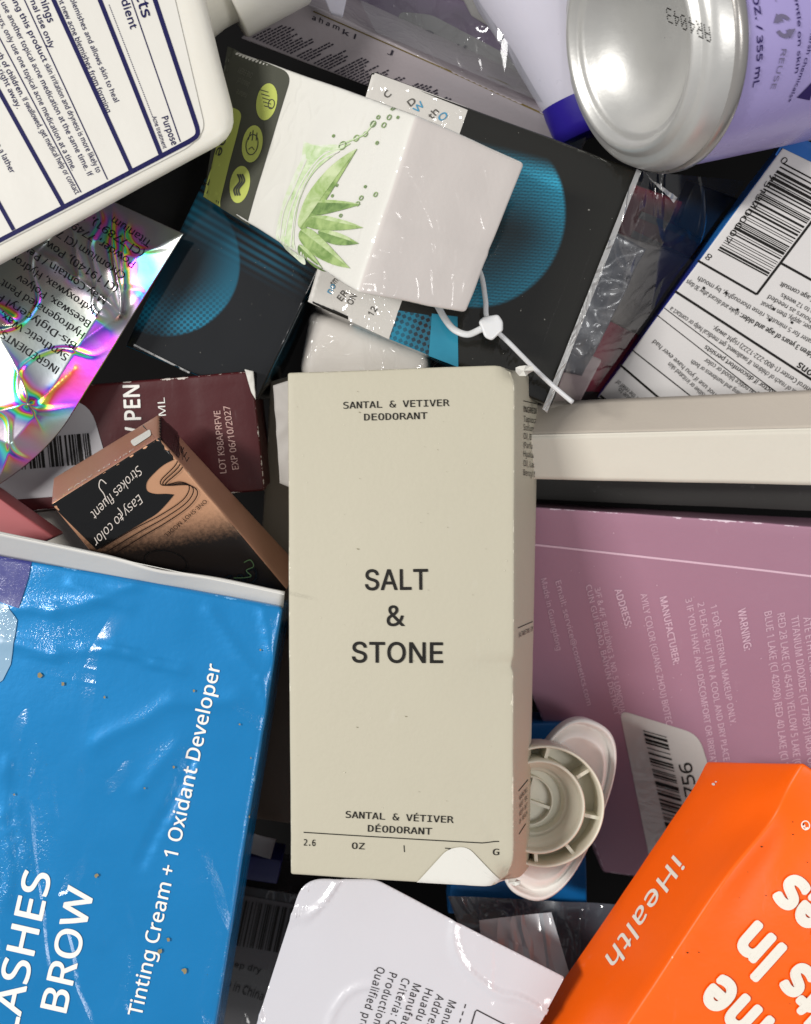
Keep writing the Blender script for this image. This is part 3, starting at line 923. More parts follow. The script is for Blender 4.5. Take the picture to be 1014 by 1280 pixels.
# ================================================================= small things between the cartons
m_whitefilm = paper('board_white_film', '#d4cec6', .45, .05, film=1, film_scale=70, film_str=1.0, coat_rough=.08)
wf, _ = carton('white_wrapped_box', 'white film-wrapped carton with a rounded corner, just above the beige carton', 'box', [(385, 385, -.030), (540, 446, -.030), (530, 540, -.034), (372, 470, -.034)], .025, m_whitefilm, r=.003, step=.002, warp=.0005, freq=60)
m_taupe = paper('board_taupe', '#8e867a', .6, .1, wear='#b8b2a6', wear_amt=.4)
carton('taupe_box', 'grey taupe carton standing in the gap left of the beige carton', 'box', [(338, 476, -.038), (470, 440, -.038), (480, 800, -.045), (322, 770, -.045)], .03, m_taupe)
m_scrap = paper('paper_scrap', '#b9b4ae', .6, .08)
sc_t = thing('paper_scrap', 'pale torn paper strip beside the upper left edge of the beige carton', 'paper', P(350, 540, -.03))
sheet('strip', sc_t, [(342, 482, -.020), (366, 474, -.018), (364, 610, -.022), (350, 604, -.022)], m_scrap, 8, 30, .0006, 150, .0003)

m_tie = plastic('nylon_white', '#d9d9d9', .3, .2, .03)
tie = thing('zip_tie', 'white nylon zip tie looped out from under the aloe carton', 'zip tie', P(612, 408, .002))
def p3(l): # (x, y, z) list -> smooth points
    out = []
    for i in range(len(l) - 1):
        a = l[max(0, i - 1)]; b = l[i]; c = l[i + 1]; d = l[min(len(l) - 1, i + 2)]
        for k in range(8):
            t = k / 8
            q = [.5 * (2 * b[j] + (c[j] - a[j]) * t + (2 * a[j] - 5 * b[j] + 4 * c[j] - d[j]) * t * t + (3 * b[j] - a[j] - 3 * c[j] + d[j]) * t ** 3) for j in range(3)]
            out.append(P(*q))
    out.append(P(*l[-1])); return out
tube('strap', tie, p3([(590, 318, -.004), (602, 345, .0), (607, 375, .003), (611, 402, .004), (640, 432, .001), (680, 472, -.004), (716, 503, -.007)]), .00062, m_tie, 10, .6)
tube('strap_loop', tie, p3([(545, 378, -.007), (556, 398, -.004), (568, 412, -.002), (584, 418, .0), (598, 413, .003), (608, 407, .004)]), .00085, m_tie, 10, .5)
hp = [(598, 402), (604, 396), (623, 393), (629, 402), (629, 413), (615, 426), (606, 422)]
hv = [P(x, y, .0055) for x, y in hp] + [P(x, y, .0005) for x, y in hp]
k = len(hp)
ho = mesh_obj('head', hv, [tuple(range(k - 1, -1, -1)), tuple(range(k, 2 * k))] + [(i, (i + 1) % k, k + (i + 1) % k, k + i) for i in range(k)], m_tie, tie, False)
md = ho.modifiers.new('soft', 'BEVEL'); md.width = .0006; md.segments = 3

# ================================================================= spray can
nt = NT('aluminium_can')
co = nt.co()
n1 = nt.noise(co, 700, 3, .6); n2 = nt.noise(co, 60, 3, .6)
nt.set(Base_Color=nt.mix(n2, lin('#c4c3bf'), lin('#d6d5d1')), Metallic=.6, Roughness=nt.math('MULTIPLY_ADD', n2, .2, .30), Normal=nt.bump(n1, .15, .0002))
m_alu = nt.m
m_lilac = paper('can_lilac', '#a79bd0', .28, .04, grain=.05, spec=.5)
m_seam = paper('can_seam', '#b7b3ae', .3, .1, metal=.7)
vr = (P(815, 52, 0) - CAMP).normalized()
side = Vector((1, .16, 0)); side = (side - vr * side.dot(vr)).normalized()
phi = math.radians(53)
cax = (vr * math.cos(phi) + side * math.sin(phi)).normalized()
R = .0306
co0 = P(783, 55, .012)
can = thing('spray_can', 'lilac aerosol can lying with its silver concave base towards the viewer', 'can', co0 + cax * .06 - Vector((0, 0, .035)))
_, cbv = lathe('base', can, co0, cax, [(.0001, .0112), (R * .2, .0110), (R * .38, .0098), (R * .52, .0074), (R * .62, .0044), (R * .665, .0024), (R * .69, .0016), (R * .715, .0016), (R * .735, .0010), (R * .76, -.0002), (R * .79, -.0006), (R * .82, -.0002), (R * .845, .0008), (R * .862, .0012), (R * .90, .0012), (R * .94, .0022), (R * .968, .0040), (R * .985, .0062), (R * .99, .0068)], m_alu, 96)
lathe('rim', can, co0, cax, [(R * .985, .0066), (R * 1.005, .0068), (R * 1.018, .0078), (R * 1.018, .0094), (R * 1.0, .0102), (R * .985, .0106)], m_seam, 96)
_, bbv = lathe('body', can, co0, cax, [(R * .985, .0104), (R * .992, .0112), (R * .992, .13), (R * .9, .135), (.0001, .136)], m_lilac, 96)
Fc = face_hit(bbv, 975, 70)
m_violet = ink('ink_violet', '#33265f', .35); m_greyv = ink('ink_grey_violet', '#77708c', .35)
text(can, Fc, '12 FL. OZ. / 355 mL', (957, -66), (942, 110), m_violet, 10, bold=.016, off=.00025)
text(can, Fc, 'REUSE', (977, 61), (965, 112), m_greyv, 8, off=.00025)
text(can, Fc, 'REFILL', (986, -36), (978, 4), m_greyv, 8, off=.00025)
text(can, Fc, 'gentle on skin', (1003, -14), (994, 92), m_violet, 6, bold=.014, off=.00025, res=1)
text(can, Fc, 'no harsh chemicals*', (1020, 20), (990, 130), m_violet, 6, bold=.014, off=.00025, res=1)
arc = lambda a0, a1: [(982 + 9 * math.cos(math.radians(a)), 33 + 12 * math.sin(math.radians(a))) for a in range(a0, a1, 10)]
lines(can, Fc, [arc(20, 160), arc(200, 330)], 5, m_greyv, .00025, 'loop_symbol')
flat(can, Fc, [[(988, 48), (996, 36), (984, 38)], [(976, 18), (970, 30), (983, 27)]], m_greyv, .00026, 'loop_symbol')
flat(can, Fc, [[(1002, 124), (1020, 100), (1020, 128)]], m_violet, .00025, 'violet_print')
# dot-matrix date code on the base
Fb = face_hit(cbv, 850, 40, (CAMP - P(850, 40, 0)).normalized())
GL = {'A': '01110 10001 10001 11111 10001 10001 10001', 'R': '11110 10001 10001 11110 10100 10010 10001', '4': '00010 00110 01010 10010 11111 00010 00010',
      '0': '01110 10001 10011 10101 11001 10001 01110', '3': '11110 00001 00001 01110 00001 00001 11110'}
q = []
for i, ch in enumerate('AR4043'):
    for r_, row in enumerate(GL[ch].split()):
        for c_, bit in enumerate(row):
            if bit == '1':
                tx = (i * 6.4 + c_) / 38; ty = (6 - r_) / 6
                x = 884 - 54 * tx + 2 * ty - 1; y = 37 - 27 * tx + 17 * ty - 3
                q.append([(x, y), (x + 1.3, y), (x + 1.3, y + 1.5), (x, y + 1.5)])
flat(can, Fb, q, black_ink, .0002, 'date_code')

# ================================================================= white tube with indigo end (top)
m_tube = plastic('plastic_lavender_white', '#cbc8d4', .3, .15, .06)
m_indigo = plastic('plastic_indigo', '#2a1c86', .35)
a0, a1 = P(662, -90, -.020), P(735, 128, -.026)
tx = (a1 - a0).normalized()
tb = thing('white_tube', 'white plastic tube with an indigo end, tucked beside the silver can base', 'tube', a1 - Vector((0, 0, .02)))
L = (a1 - a0).length
lathe('body', tb, a0, tx, [(.0001, 0), (.021, .0), (.0195, L * .3), (.0155, L * .62), (.0125, L * .92), (.0120, L * .965)], m_tube, 48)
lathe('indigo_end', tb, a0, tx, [(.0123, L * .96), (.0118, L * 1.1), (.0110, L * 1.17), (.0001, L * 1.18)], m_indigo, 48)

# ================================================================= boxes at the top edge
m_greyprint = paper('board_lilac_grey', '#a59c9f', .5, .08, film=.5, film_scale=60, film_str=.5)
m_gold = paper('board_olive_gold', '#6b5a2c', .45, .1)
gt = [(372, -2, -.026), (735, 168, -.026), (718, 206, -.036), (300, 48, -.036)]
gp, gc = carton('fine_print_box', 'grey lilac carton edge covered in tiny black print, behind the aloe carton', 'box', gt, .03, {'all': m_greyprint, 'near': m_gold}, step=.003)
F = gc.face('top')
r_ = random.Random(4)
m_fine = ink('ink_fine', '#35313a')
segs = []
for i in range(80):
    x = 316 + i * 4.2; y = 45 + i * 1.85
    l = r_.uniform(22, 46) * (1.0 if i < 55 else .6)
    if r_.random() < .08: continue
    t0 = 0
    while t0 < l - 2:
        w = r_.uniform(3, 8)
        segs.append([(x + t0 * .82, y - t0 * .42 + 2), (x + min(l, t0 + w) * .82, y - min(l, t0 + w) * .42 + 2)]); t0 += w + 1.2
lines(gp, F, segs, 1.9, m_fine, .0002, 'fine_print')
for s, a, b in (('a h a m', (390, 24), (424, 38)), ('k l', (428, 42), (444, 49)), ('J', (484, 66), (490, 69))):
    text(gp, F, s, a, b, m_fine, 6, bold=.01, res=1)
line(gp, F, [(392, 14), (560, 88), (700, 152)], 1.5, m_gold, .0002, 'gold_edge_line')
m_purple = paper('board_deep_purple', '#4a2357', .4, .15, film=1, film_scale=50, film_str=1.0)
pu, pc_ = carton('deep_purple_box', 'deep purple carton in a clear bag at the top, behind the grey printed edge', 'box', [(380, -60, -.040), (640, 20, -.040), (720, 150, -.046), (400, 10, -.046)], .03, m_purple)
F = pc_.face('top')
m_silverp = paper('print_silver_grey', '#7c7a78', .35, .2, film=1, film_scale=70, film_str=.8)
flat(pu, F, [rounded_poly([(500, 14), (540, 18), (640, 70), (668, 96), (630, 96), (560, 60), (494, 54)], 8)], m_silverp, .0003, 'silver_label', sub=2)
text(pu, F, 'Gentle', (524, 46), (590, 74), m_fine, 13, bold=.01, shear=.3, off=.0006)
m_rainbow = None
bagm = film_mat('film_clear_bag', '#cfd0d2', .06, .08, 25, .5)
bag = thing('clear_bag', 'crinkled clear plastic bag over the purple carton at the top edge', 'bag', P(540, 20, -.04))
sheet('film', bag, [(430, -40, -.020), (690, -40, -.016), (730, 150, -.022), (470, 40, -.024)], bagm, 60, 40, .0016, 30, 0, None, 3)
carton('grey_label_box', 'small grey carton with a dark tag above the purple carton, top edge', 'box', [(560, -40, -.030), (660, -50, -.030), (640, 50, -.036), (590, 20, -.036)], .02, paper('board_silver_grey', '#97938d', .45, .1))
wh = thing('white_tag', 'small pointed white plastic tag hanging at the top edge beside the bottle cap', 'tag', P(420, 10, -.02))
o, _, _ = sheet('tag', wh, [(393, -30, -.012), (440, -30, -.012), (428, 22, -.018), (414, 18, -.018)], m_tube, 10, 10, .0003, 80, .0012)

# ================================================================= blue and white medicine carton (right)
m_med = paper('board_white_print', '#cdcac8', .5, .03, wear='#e8e5df', wear_amt=.3)
m_medblue = paper('board_blue', '#1c62b0', .45, .1, wear='#8fb0d8', wear_amt=.35)
m_mednavy = paper('board_royal_navy', '#1c2a80', .45, .1, wear='#8fa0d8', wear_amt=.35)
mt = [(992, 165, -.010), (1180, 282, -.010), (922, 628, -.048), (734, 513, -.048)]
mb = [(980, 172, -.034), (1160, 285, -.034), (905, 620, -.070), (725, 505, -.070)]
nt = NT('board_blue_to_navy')
x, y = sep(nt, nt.co('UV'))
nt.set(Base_Color=nt.mix(smooth(nt, y, .030, .045), lin('#1d6db8'), lin('#1f2a86')), Roughness=.42)
med, mc = carton('medicine_box', 'white medicine carton with barcode, directions print and blue edge, at the right', 'box', mt, mb, {'all': m_med, 'left': nt.m}, r=.0007, step=.003)
F = mc.face('top')
flat(med, F, [[(988, 166), (1040, 190), (1034, 212), (976, 184)]], m_medblue, .00015, 'blue_band', sub=1)
line(med, F, [(985, 170), (970, 194)], 2.5, m_medblue, .0002)
barcode(med, F, (979, 203), (896, 314), (62, 33), black_ink, 11, 34)
for s, a, b in (('0', (986, 200), (981, 195)), ('75137', (964, 217), (938, 257)), ('00007', (935, 260), (905, 301)), ('8', (891, 320), (886, 316))):
    text(med, F, s, a, b, black_ink, 7 if len(s) > 1 else 8, res=1)
for pts, w in (([(872, 325.5), (946, 368)], 3), ([(946, 368), (1016, 275)], 3), ([(976.6, 329), (1020, 353)], 3.2), ([(844, 364), (1020, 478)], 3.2), ([(775, 455.7), (821, 495), (850, 518)], 2.8),
               ([(830.5, 385), (964, 485), (990, 504)], 1.2), ([(821, 393.5), (941, 487), (965, 506)], 1.2), ([(791, 438), (861.6, 493.5), (880, 508)], 1.5), ([(747, 492), (760, 502)], 3)):
    line(med, F, pts, w, black_ink)
T = lambda s, a, b, h=6.2, bd=0.0: text(med, F, s, a, b, soft_black, h, bold=bd, res=1)
T('Keep out of reach of children. If swallowed, get medical help or contact a', (1012, 499), (840, 383))
T('Poison Control Center (1-800-222-1222) right away.', (1042, 503), (893, 407))
T('Ask a doctor if discomfort persists', (990, 503), (883, 431), 6.2, .006)
T('or you notice blood or color', (955, 496), (883, 447))
T('swelling and numbness or both', (935, 496), (866, 449), 5.8)
T('Do not use if you have ever had', (905, 500), (819, 424), 6)
T('sensitive or irritated skin', (888, 498), (838, 452), 6)
T('Uses for the relief of', (812, 508), (773, 474), 6)
T('pain due to', (800, 508), (776, 484), 6)
T('children 3 years of age and older:', (1026, 446), (927, 391), 6.8, .014)
T('shake and discard after 30 days', (925, 390), (860, 349), 6)
T('water for 5 minutes, rinse thoroughly, by mouth', (1020, 427), (874, 345), 6)
T('on paper, apply, then repeat', (1030, 415), (953, 376), 6)
T('6 hours as needed', (1022, 402), (962, 368), 6)
T('up to 12 weeks', (1022, 390), (978, 366), 6)
T('of age consult', (1022, 374), (977, 352), 6, .006)
T('Directions', (1050, 488), (1000, 452), 10, .018)
flat(med, F, [ell(x, y, 2.2, 2.2, 0, 4) for x, y in ((908, 366), (922, 387), (967, 386), (962, 400), (990, 403), (880, 360))], black_ink, .0002, 'bullet')

# clutter in the gap between the black carton and the medicine carton
m_burg = paper('board_burgundy_dark', '#6a1c28', .4, .15, film=.6, film_scale=60)
bz, bzc = carton('burgundy_box', 'dark burgundy glossy carton deep in the gap under the can', 'box', [(778, 225, -.050), (960, 290, -.050), (900, 420, -.055), (770, 340, -.055)], .02, m_burg)
m_greyst = plastic('plastic_smoke_grey', '#4d4a4b', .3)
for i, (a, b) in enumerate((((800, 268), (900, 310)), ((790, 292), (880, 335)))):
    line(bz, bzc.face('top'), [a, b], 9, m_greyst, .0003, 'grey_band')
carton('black_small_box', 'small black carton under the lilac can by the medicine carton', 'box', [(868, 228, -.040), (960, 262, -.040), (910, 320, -.044), (846, 282, -.044)], .02, m_black)
m_mag = paper('board_crimson', '#a3153f', .5, .15)
carton('crimson_box', 'crimson carton seen through film left of the medicine carton', 'box', [(760, 372, -.046), (880, 420, -.046), (770, 560, -.050), (700, 470, -.050)], .02, m_mag)
carton('smoke_grey_box', 'smoke grey carton corner right of the black carton seam', 'box', [(770, 290, -.043), (880, 330, -.043), (800, 420, -.046), (735, 388, -.046)], .012, paper('board_smoke', '#928c86', .45, .12))
m_greytube = plastic('plastic_clear_grey', '#7b7c84', .2)
tg = thing('grey_sachet', 'crumpled grey plastic sachet along the right edge of the black carton', 'sachet', P(760, 350, -.04))
sheet('film', tg, [(770, 292, -.032), (806, 312, -.034), (728, 470, -.038), (690, 462, -.034)], paper('sachet_grey', '#75767c', .3, .25, film=1, film_scale=90, film_str=1.0), 24, 50, .0018, 130, .0003)
bag2 = thing('clear_film', 'loose crinkled clear film between the black carton and the medicine carton', 'film', P(800, 340, -.03))
sheet('film', bag2, [(798, 214, -.014), (930, 226, -.034), (742, 490, -.034), (688, 512, -.016)], film_mat('film_clear_loose', '#8b8890', .02, .10, 40, .5), 40, 60, .0012, 40, 0, None, 5)

# ================================================================= white tray, black sleeve and mauve carton (right)
m_tray = paper('board_cream', '#d8d2c4', .6, .06, scuff=.2, wear='#e9e5da', wear_amt=.3)
tr = thing('cream_tray', 'open cream cardboard lid edge with a fold line, right of the beige carton', 'box', P(850, 550, -.035))
z1, z2, z3 = -.028, -.017, -.022
m_pkb = paper('board_pale_pink', '#c9b3b4', .5, .08)
carton('pale_pink_box', 'pale pink carton corner low beside the black carton seam, above the cream tray', 'box', [(706, 430, -.038), (752, 450, -.038), (716, 520, -.040), (676, 500, -.040)], .01, m_pkb)
m_trayl = paper('board_cream_fold', '#dcd6c8', .6, .04)
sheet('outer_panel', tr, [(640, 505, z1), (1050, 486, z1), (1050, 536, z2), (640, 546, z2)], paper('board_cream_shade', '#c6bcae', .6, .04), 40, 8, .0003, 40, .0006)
sheet('fold_edge', tr, [(640, 544.5, z2 + .0002), (1050, 534.5, z2 + .0002), (1050, 540, z2 - .0004), (640, 548.5, z2 - .0004)], m_trayl, 40, 2, .0001, 40, .0004)
sheet('inner_panel', tr, [(640, 546, z2), (1050, 536, z2), (1050, 607, z3), (640, 598, z3)], m_tray, 40, 12, .0003, 40, .0006)
m_sleeve = paper('board_charcoal', '#4a4a48', .55, .12, scuff=.3)
carton('charcoal_sleeve', 'charcoal carton edge between the cream tray and the mauve carton', 'box', [(630, 590, -.030), (1060, 600, -.030), (1060, 641, -.040), (630, 624, -.040)], .03, {'all': m_black, 'top': m_sleeve})
m_mauve = paper('board_mauve', '#a77d90', .5, .06, wear='#d9c4cf', wear_amt=.42, scuff=.15)
pt = [(566, 627, -.028), (1060, 661, -.022), (1075, 1130, -.070), (756, 1090, -.085)]
pb = [(566, 622, -.055), (1060, 650, -.055), (1075, 1120, -.11), (752, 1085, -.115)]
mv, vc = carton('mauve_box', 'mauve cosmetics carton with pale slanted print and barcode sticker, right side', 'box', pt, pb, {'all': m_mauve}, r=.0007, step=.003, warp=.0004)
F = vc.face('top')
m_pale_ink = ink('ink_pale_pink', '#d9b9c8', .45)
line(mv, F, [(664, 680), (1030, 719)], 2.4, m_pale_ink)
T = lambda s, a, b, h=6.5, bd=0.0: text(mv, F, s, a, b, m_pale_ink, h, bold=bd, shear=-.15, res=1)
T('WARNING:', (921, 757), (929, 808), 10, .016)
T('1 FOR EXTERNAL MAKEUP ONLY.', (887, 753), (911, 898), 8)
T('2 PLEASE PUT IT IN A COOL AND DRY PLACE.', (871, 750), (903, 944), 8)
T('3 IF YOU HAVE ANY DISCOMFORT OR IRRITATION', (856, 745), (889, 962), 8)
T('MANUFACTURER:', (824, 743), (841, 826), 9, .016)
T('AYILY COLOR (GUANG ZHOU) BIOTEC', (800, 740), (832, 900), 8)
T('ADDRESS:', (768, 735), (782, 782), 9, .016)
T('3/F & 4/F, BUILDING 3, NO. 5 LONGYUAN', (743, 733), (776, 893), 7)
T('CUN GUI ROAD, BAIYUN DISTRICT', (732, 730), (768, 890), 7)
T('Email: service@cosmetics.com', (694, 725), (734, 880), 7)
T('Made in Guangdong', (676, 722), (696, 812), 7)
T('BLUE 1 LAKE (CI 42090) RED 40 LAKE (CI 16035)', (954, 760), (976, 968), 9)
T('RED 28 LAKE (CI 45410) YELLOW 5 LAKE (CI 19140)', (970, 762), (992, 975), 9)
T('TITANIUM DIOXIDE (CI 77891) IRON OXIDES', (987, 765), (1008, 965), 9)
T('ATE ETHYLHEXYL PALMITATE', (1002, 767), (1018, 900), 9)
m_stick = paper('sticker_white_gloss', '#c9c5c0', .3, .05, film=.8, film_scale=50, film_str=.5)
mvs = flat(mv, F, [rounded_poly([(774, 884), (872, 910), (892, 975), (840, 1100), (818, 1100)], [12, 18, 0, 0, 0])], m_stick, .0002, 'barcode_sticker', sub=2)
barcode(mvs, F, (803, 907), (836, 1048), (29, 7), black_ink, 21, 30, .0004)
text(mvs, F, '65756', (876, 1014), (862, 944), black_ink, 15, bold=.006, off=.0004, space=.95)

specks(mv, F, [(680, 650), (1010, 670), (1010, 900), (800, 880)], 40, m_pale_ink, (.3, .7), 12)
# ================================================================= white flip cap
m_cap = plastic('plastic_cream_cap', '#d6d2c0', .38, .05, .05)
m_lidw = plastic('plastic_lid_white', '#e4e2dd', .32, .05, .05)
cn = Vector((.06, .04, 1)).normalized()
cc = P(681, 1008, -.020)
cap = thing('flip_cap', 'white plastic flip-top cap lying upside down at the lower right of the beige carton', 'cap', P(690, 1010, -.045))
s_ = PIX * (CAM_H + .02) / CAM_H
r1, r2 = 76 * s_, 57 * s_
lathe('skirt', cap, cc, -cn, [(r1 * .955, .010), (r1 * .95, .0004), (r1 * .965, -.0003), (r1 * .99, -.0003), (r1, .0005), (r1 * 1.0, .011), (r1 * .99, .0125)], m_cap, 96)
lathe('inner_ring', cap, cc + Vector((-.0016, 0, 0)), -cn, [(r2 * .58, .0115), (r2 * .64, .0108), (r2 * .68, .0072), (r2 * .71, .0068), (r2 * .78, .0066), (r2 * .81, .0030), (r2 * .90, .0022), (r2 * .94, .0012), (r2 * .955, -.0006), (r2 * .98, -.001), (r2 * 1.02, -.0008), (r2 * 1.03, .010)], m_cap, 96)
lathe('floor', cap, cc, -cn, [(.0001, .010), (r1 * .96, .0100)], m_cap, 64)
lathe('centre_ring', cap, cc + Vector((-.003, 0, 0)), -cn, [(r2 * .52, .0105), (r2 * .52, .0075), (r2 * .56, .0075), (r2 * .56, .0105)], m_cap, 64)
def slab(name, par, a, b, w, zt, h, m):
    A_, B_ = a, b
    d = (B_ - A_).normalized(); s2 = cn.cross(d).normalized() * w / 2
    vs = [A_ + s2, B_ + s2, B_ - s2, A_ - s2]
    vs = vs + [v - cn * h for v in vs]
    return mesh_obj(name, vs, [(0, 1, 2, 3), (7, 6, 5, 4), (0, 4, 5, 1), (1, 5, 6, 2), (2, 6, 7, 3), (3, 7, 4, 0)], m, par, False)
ex = Vector((1, 0, 0)); ex = (ex - cn * ex.dot(cn)).normalized(); ey = cn.cross(ex)
for an in (-97, -58, -14, 36, 84, 128):
    an = math.radians(an)
    d = ex * math.cos(an) + ey * math.sin(an)
    slab('rib', cap, cc + d * r2 * 1.0 - cn * .0022 - Vector((.0006, 0, 0)), cc + d * r1 * .965 - cn * .0022, .0009, 0, .008, m_cap)
for an in (-20, 160, 75, 255):
    an = math.radians(an); d = ex * math.cos(an) + ey * math.sin(an)
    slab('web', cap, cc + Vector((-.003, 0, 0)) - cn * .0078, cc + Vector((-.003, 0, 0)) + d * r2 * .54 - cn * .0078, .0008, 0, .003, m_cap)
# lid plate: long rounded plate behind the skirt
lcx = P(699, 1011, -.034)
d1 = (P(748, 902, -.034) - P(654, 1120, -.034)); la = d1.length / 2; d1.normalize(); d2 = cn.cross(d1).normalized()
d1 = cn.cross(d2) * (1 if cn.cross(d2).dot(d1) > 0 else -1)
prof = [(.0001, 0, -.0012), (.74, 0, -.0012), (.77, 0, -.0002), (.80, 0, 0), (.86, 0, -.0006), (.905, 0, -.0022), (.925, 0, -.0022), (.945, 0, .0012), (.97, 0, .0016), (1.0, 0, .0008), (1.0, 0, -.004)]
vs, fs = [], []
N = 72
for f, _, h in prof:
    for k in range(N):
        w = 2 * math.pi * k / N
        ca, sa = math.cos(w), math.sin(w)
        e = 2 / 2.6
        vs.append(lcx + d1 * la * .99 * f * math.copysign(abs(ca) ** e, ca) + d2 * 55 * s_ * f * math.copysign(abs(sa) ** e, sa) + cn * h)
for i in range(len(prof) - 1):
    for k in range(N):
        k2 = (k + 1) % N
        fs.append((i * N + k, (i + 1) * N + k, (i + 1) * N + k2, i * N + k2))
mesh_obj('lid', vs, fs, m_lidw, cap)
carton('blue_box', 'bright blue carton hidden beneath the flip cap, only its ends showing', 'box', [(585, 905, -.056), (724, 903, -.056), (735, 1142, -.056), (560, 1142, -.056)], .02, paper('board_azure', '#0d66a8', .4, .1))

# ================================================================= orange carton (lower right)
m_or = paper('board_orange', '#ff6406', .42, .03, wear='#f3b08a', wear_amt=.22, spec=.3, grain=.25, scuff=.12)
def or_hook(c, u, v, w, p):
    # bowed ridge and a shallow dent beside it
    f = math.exp(-((v - .21) / .11) ** 2)
    k = math.exp(-(u / .10) ** 2) * math.exp(-(w / .35) ** 2)
    p = p + Vector((.0038, .0012, -.0022)) * f * k
    k2 = math.exp(-((u - .10) / .07) ** 2) * math.exp(-((v - .27) / .14) ** 2) * (1 - w)
    p = p - c.n * .0016 * k2
    p = p + Vector((.0, -.0006, -.0035)) * math.exp(-(v / .05) ** 2) * math.exp(-((w - 1) / .3) ** 2)
    return p
ot = [(1004, 953, .012), (1320, 1165, .0), (1055, 1555, .0), (739, 1346, .012)]
obm = [(888, 951, -.026), (1200, 1140, -.04), (950, 1530, -.04), (622, 1345, -.026)]
orange, oc = carton('orange_box', 'orange test kit carton with large white print, dented along its ridge', 'box', ot, obm, m_or, r=.0010, step=.0018, warp=.0003, hook=or_hook)
F = oc.face('top')
w2 = ink('ink_bright_white', '#efe9dd', .5)
for s_, e_ in (('At Home', (899, 1216)), ('Results In', (943, 1151)), ('15 Minutes', (990, 1091))):
    text(orange, F, s_, (e_[0] + 74, e_[1] + 67), e_, w2, 57, bold=.048, res=5, off=.0005, end=True, stretch=.95, fine=.0008)
lines(orange, F, [ring(1009, 1033, 4.5, 5.5, 0)], 1.3, w2, .0002, 'registered_mark')
text(orange, F, 'R', (1012, 1036), (1007, 1031), w2, 5, bold=.02, off=.0002)
specks(orange, F, [(990, 1000), (1014, 1010), (1014, 1270), (800, 1270)], 14, black_ink, (.4, 1.0), 14)
F = oc.face('left')
text(orange, F, 'iHealth', (843, 1069), (757, 1196), w2, 40, bold=.008, res=4, off=.0002, space=1.05)
flat(orange, F, [ell(893, 981, 2.4, 1.6, .3, 7), ell(896, 978, 1.5, 1, 0, 6)], m_rawboard, .0003, 'chip')

# ================================================================= white back label (bottom)
m_wlabel = paper('label_gloss_white', '#cfcdd2', .35, .03, film=1.0, film_scale=22, film_str=.6, coat_rough=.12, grain=.08)
wl = thing('white_label_pouch', 'white glossy back label with grey text, at the bottom centre', 'label', P(520, 1230, -.03))
lq = [(352, 1084, -.016), (476, 1100, -.016), (718, 1228, -.012), (676, 1330, -.010), (300, 1350, -.012)]
Fl = Face(P(500, 1200, -.013), Vector((-.03, .02, 1)).normalized())
out = rounded_poly([(379, 1098), (470, 1100), (706, 1222), (640, 1345), (300, 1345)], [26, 10, 3, 0, 0], 8)
lo = flat(wl, Fl, [out], m_wlabel, 0, 'label', sub=5)
for v in lo.data.vertices:
    pz = v.co + lo.location
    d = noise.noise(v.co * 45) * .0011 + max(0, 1 - abs(noise.noise(v.co * 38 + Vector((3, 1, 0)))) / .07) * .0007
    v.co.z += d
wbv = BVHTree.FromPolygons([v.co + lo.location + wl.location for v in lo.data.vertices], [tuple(p.vertices) for p in lo.data.polygons])
md = lo.modifiers.new('thickness', 'SOLIDIFY'); md.thickness = .0004; md.offset = -1
Fl.bvh = wbv
ink_l = ink('ink_label_grey', '#3a3738')
for s, a, n_ in (('Qualified product', (472, 1208), 108), ('Production date:', (487, 1215), 104), ('Criteria: QB/T 1234', (503, 1222), 118), ('Manufacturer:', (517, 1229), 92), ('Huadu District', (532, 1235), 96), ('Address: No. 8', (546, 1242), 92), ('Manufacturer', (561, 1249), 82)):
    text(lo, Fl, s, a, (a[0] - .302 * n_, a[1] + .953 * n_), ink_l, 10, off=.0002, bold=.002, space=1.12)
line(lo, Fl, [(574, 1290), (588, 1287)], 1, ink_l, .0002)
lines(lo, Fl, [[(582 - 3 * k, 1254 + 9 * k), (580.5 - 3 * k, 1259 + 9 * k)] for k in range(4)], 1.3, ink_l, .0002, 'dashed_line')
line(lo, Fl, [(584, 1296), (594, 1263), (596, 1261), (640, 1284), (632, 1300)], 1.5, ink_l, .0002, 'symbol_frame')
text(lo, Fl, 'C', (622, 1284), (611, 1280), ink_l, 12, off=.0002)

# ================================================================= gap at the lower left and under the label
m_dk = paper('board_dark_grey', '#3a393b', .4, .2, film=.8, film_scale=40, film_str=.8)
dk, dkc = carton('dark_grey_pack', 'dark grey pack with a barcode, deep between the blue carton and the white label', 'pack', [(262, 1100, -.052), (480, 1135, -.052), (420, 1360, -.056), (220, 1330, -.056)], .03, m_dk)
F = dkc.face('top')
m_glab = paper('label_dark_grey', '#555356', .45, .1)
dkl = flat(dk, F, [[(268, 1112), (390, 1134), (368, 1216), (250, 1200)]], m_glab, .0002, 'label')
barcode(dkl, F, (290, 1122), (372, 1136), (-12, 56), black_ink, 5, 24, .0004)
text(dk, F, 'Made in China', (262, 1228), (328, 1250), ink('ink_dim', '#141214'), 11, off=.0004)
text(dk, F, 'Keep dry', (280, 1205), (326, 1216), ink('ink_dim_b', '#1d1b1d'), 8, off=.0004, res=1)
dg, _ = carton('brown_grey_box', 'dim brown carton in the shadow between the blue and beige cartons', 'box', [(338, 800, -.046), (440, 790, -.046), (430, 1040, -.052), (296, 1020, -.052)], .03, paper('board_umber', '#5c4c40', .5, .2))
nv, _ = carton('navy_pack', 'small navy pack in the shadow below the brown carton', 'pack', [(290, 1066, -.050), (352, 1076, -.050), (346, 1106, -.052), (284, 1096, -.052)], .01, paper('board_navy', '#1a1f5a', .4, .2))
lt = thing('grey_slip', 'thin folded grey paper slip in the shadow below the brown carton', 'paper', P(330, 1050, -.05))
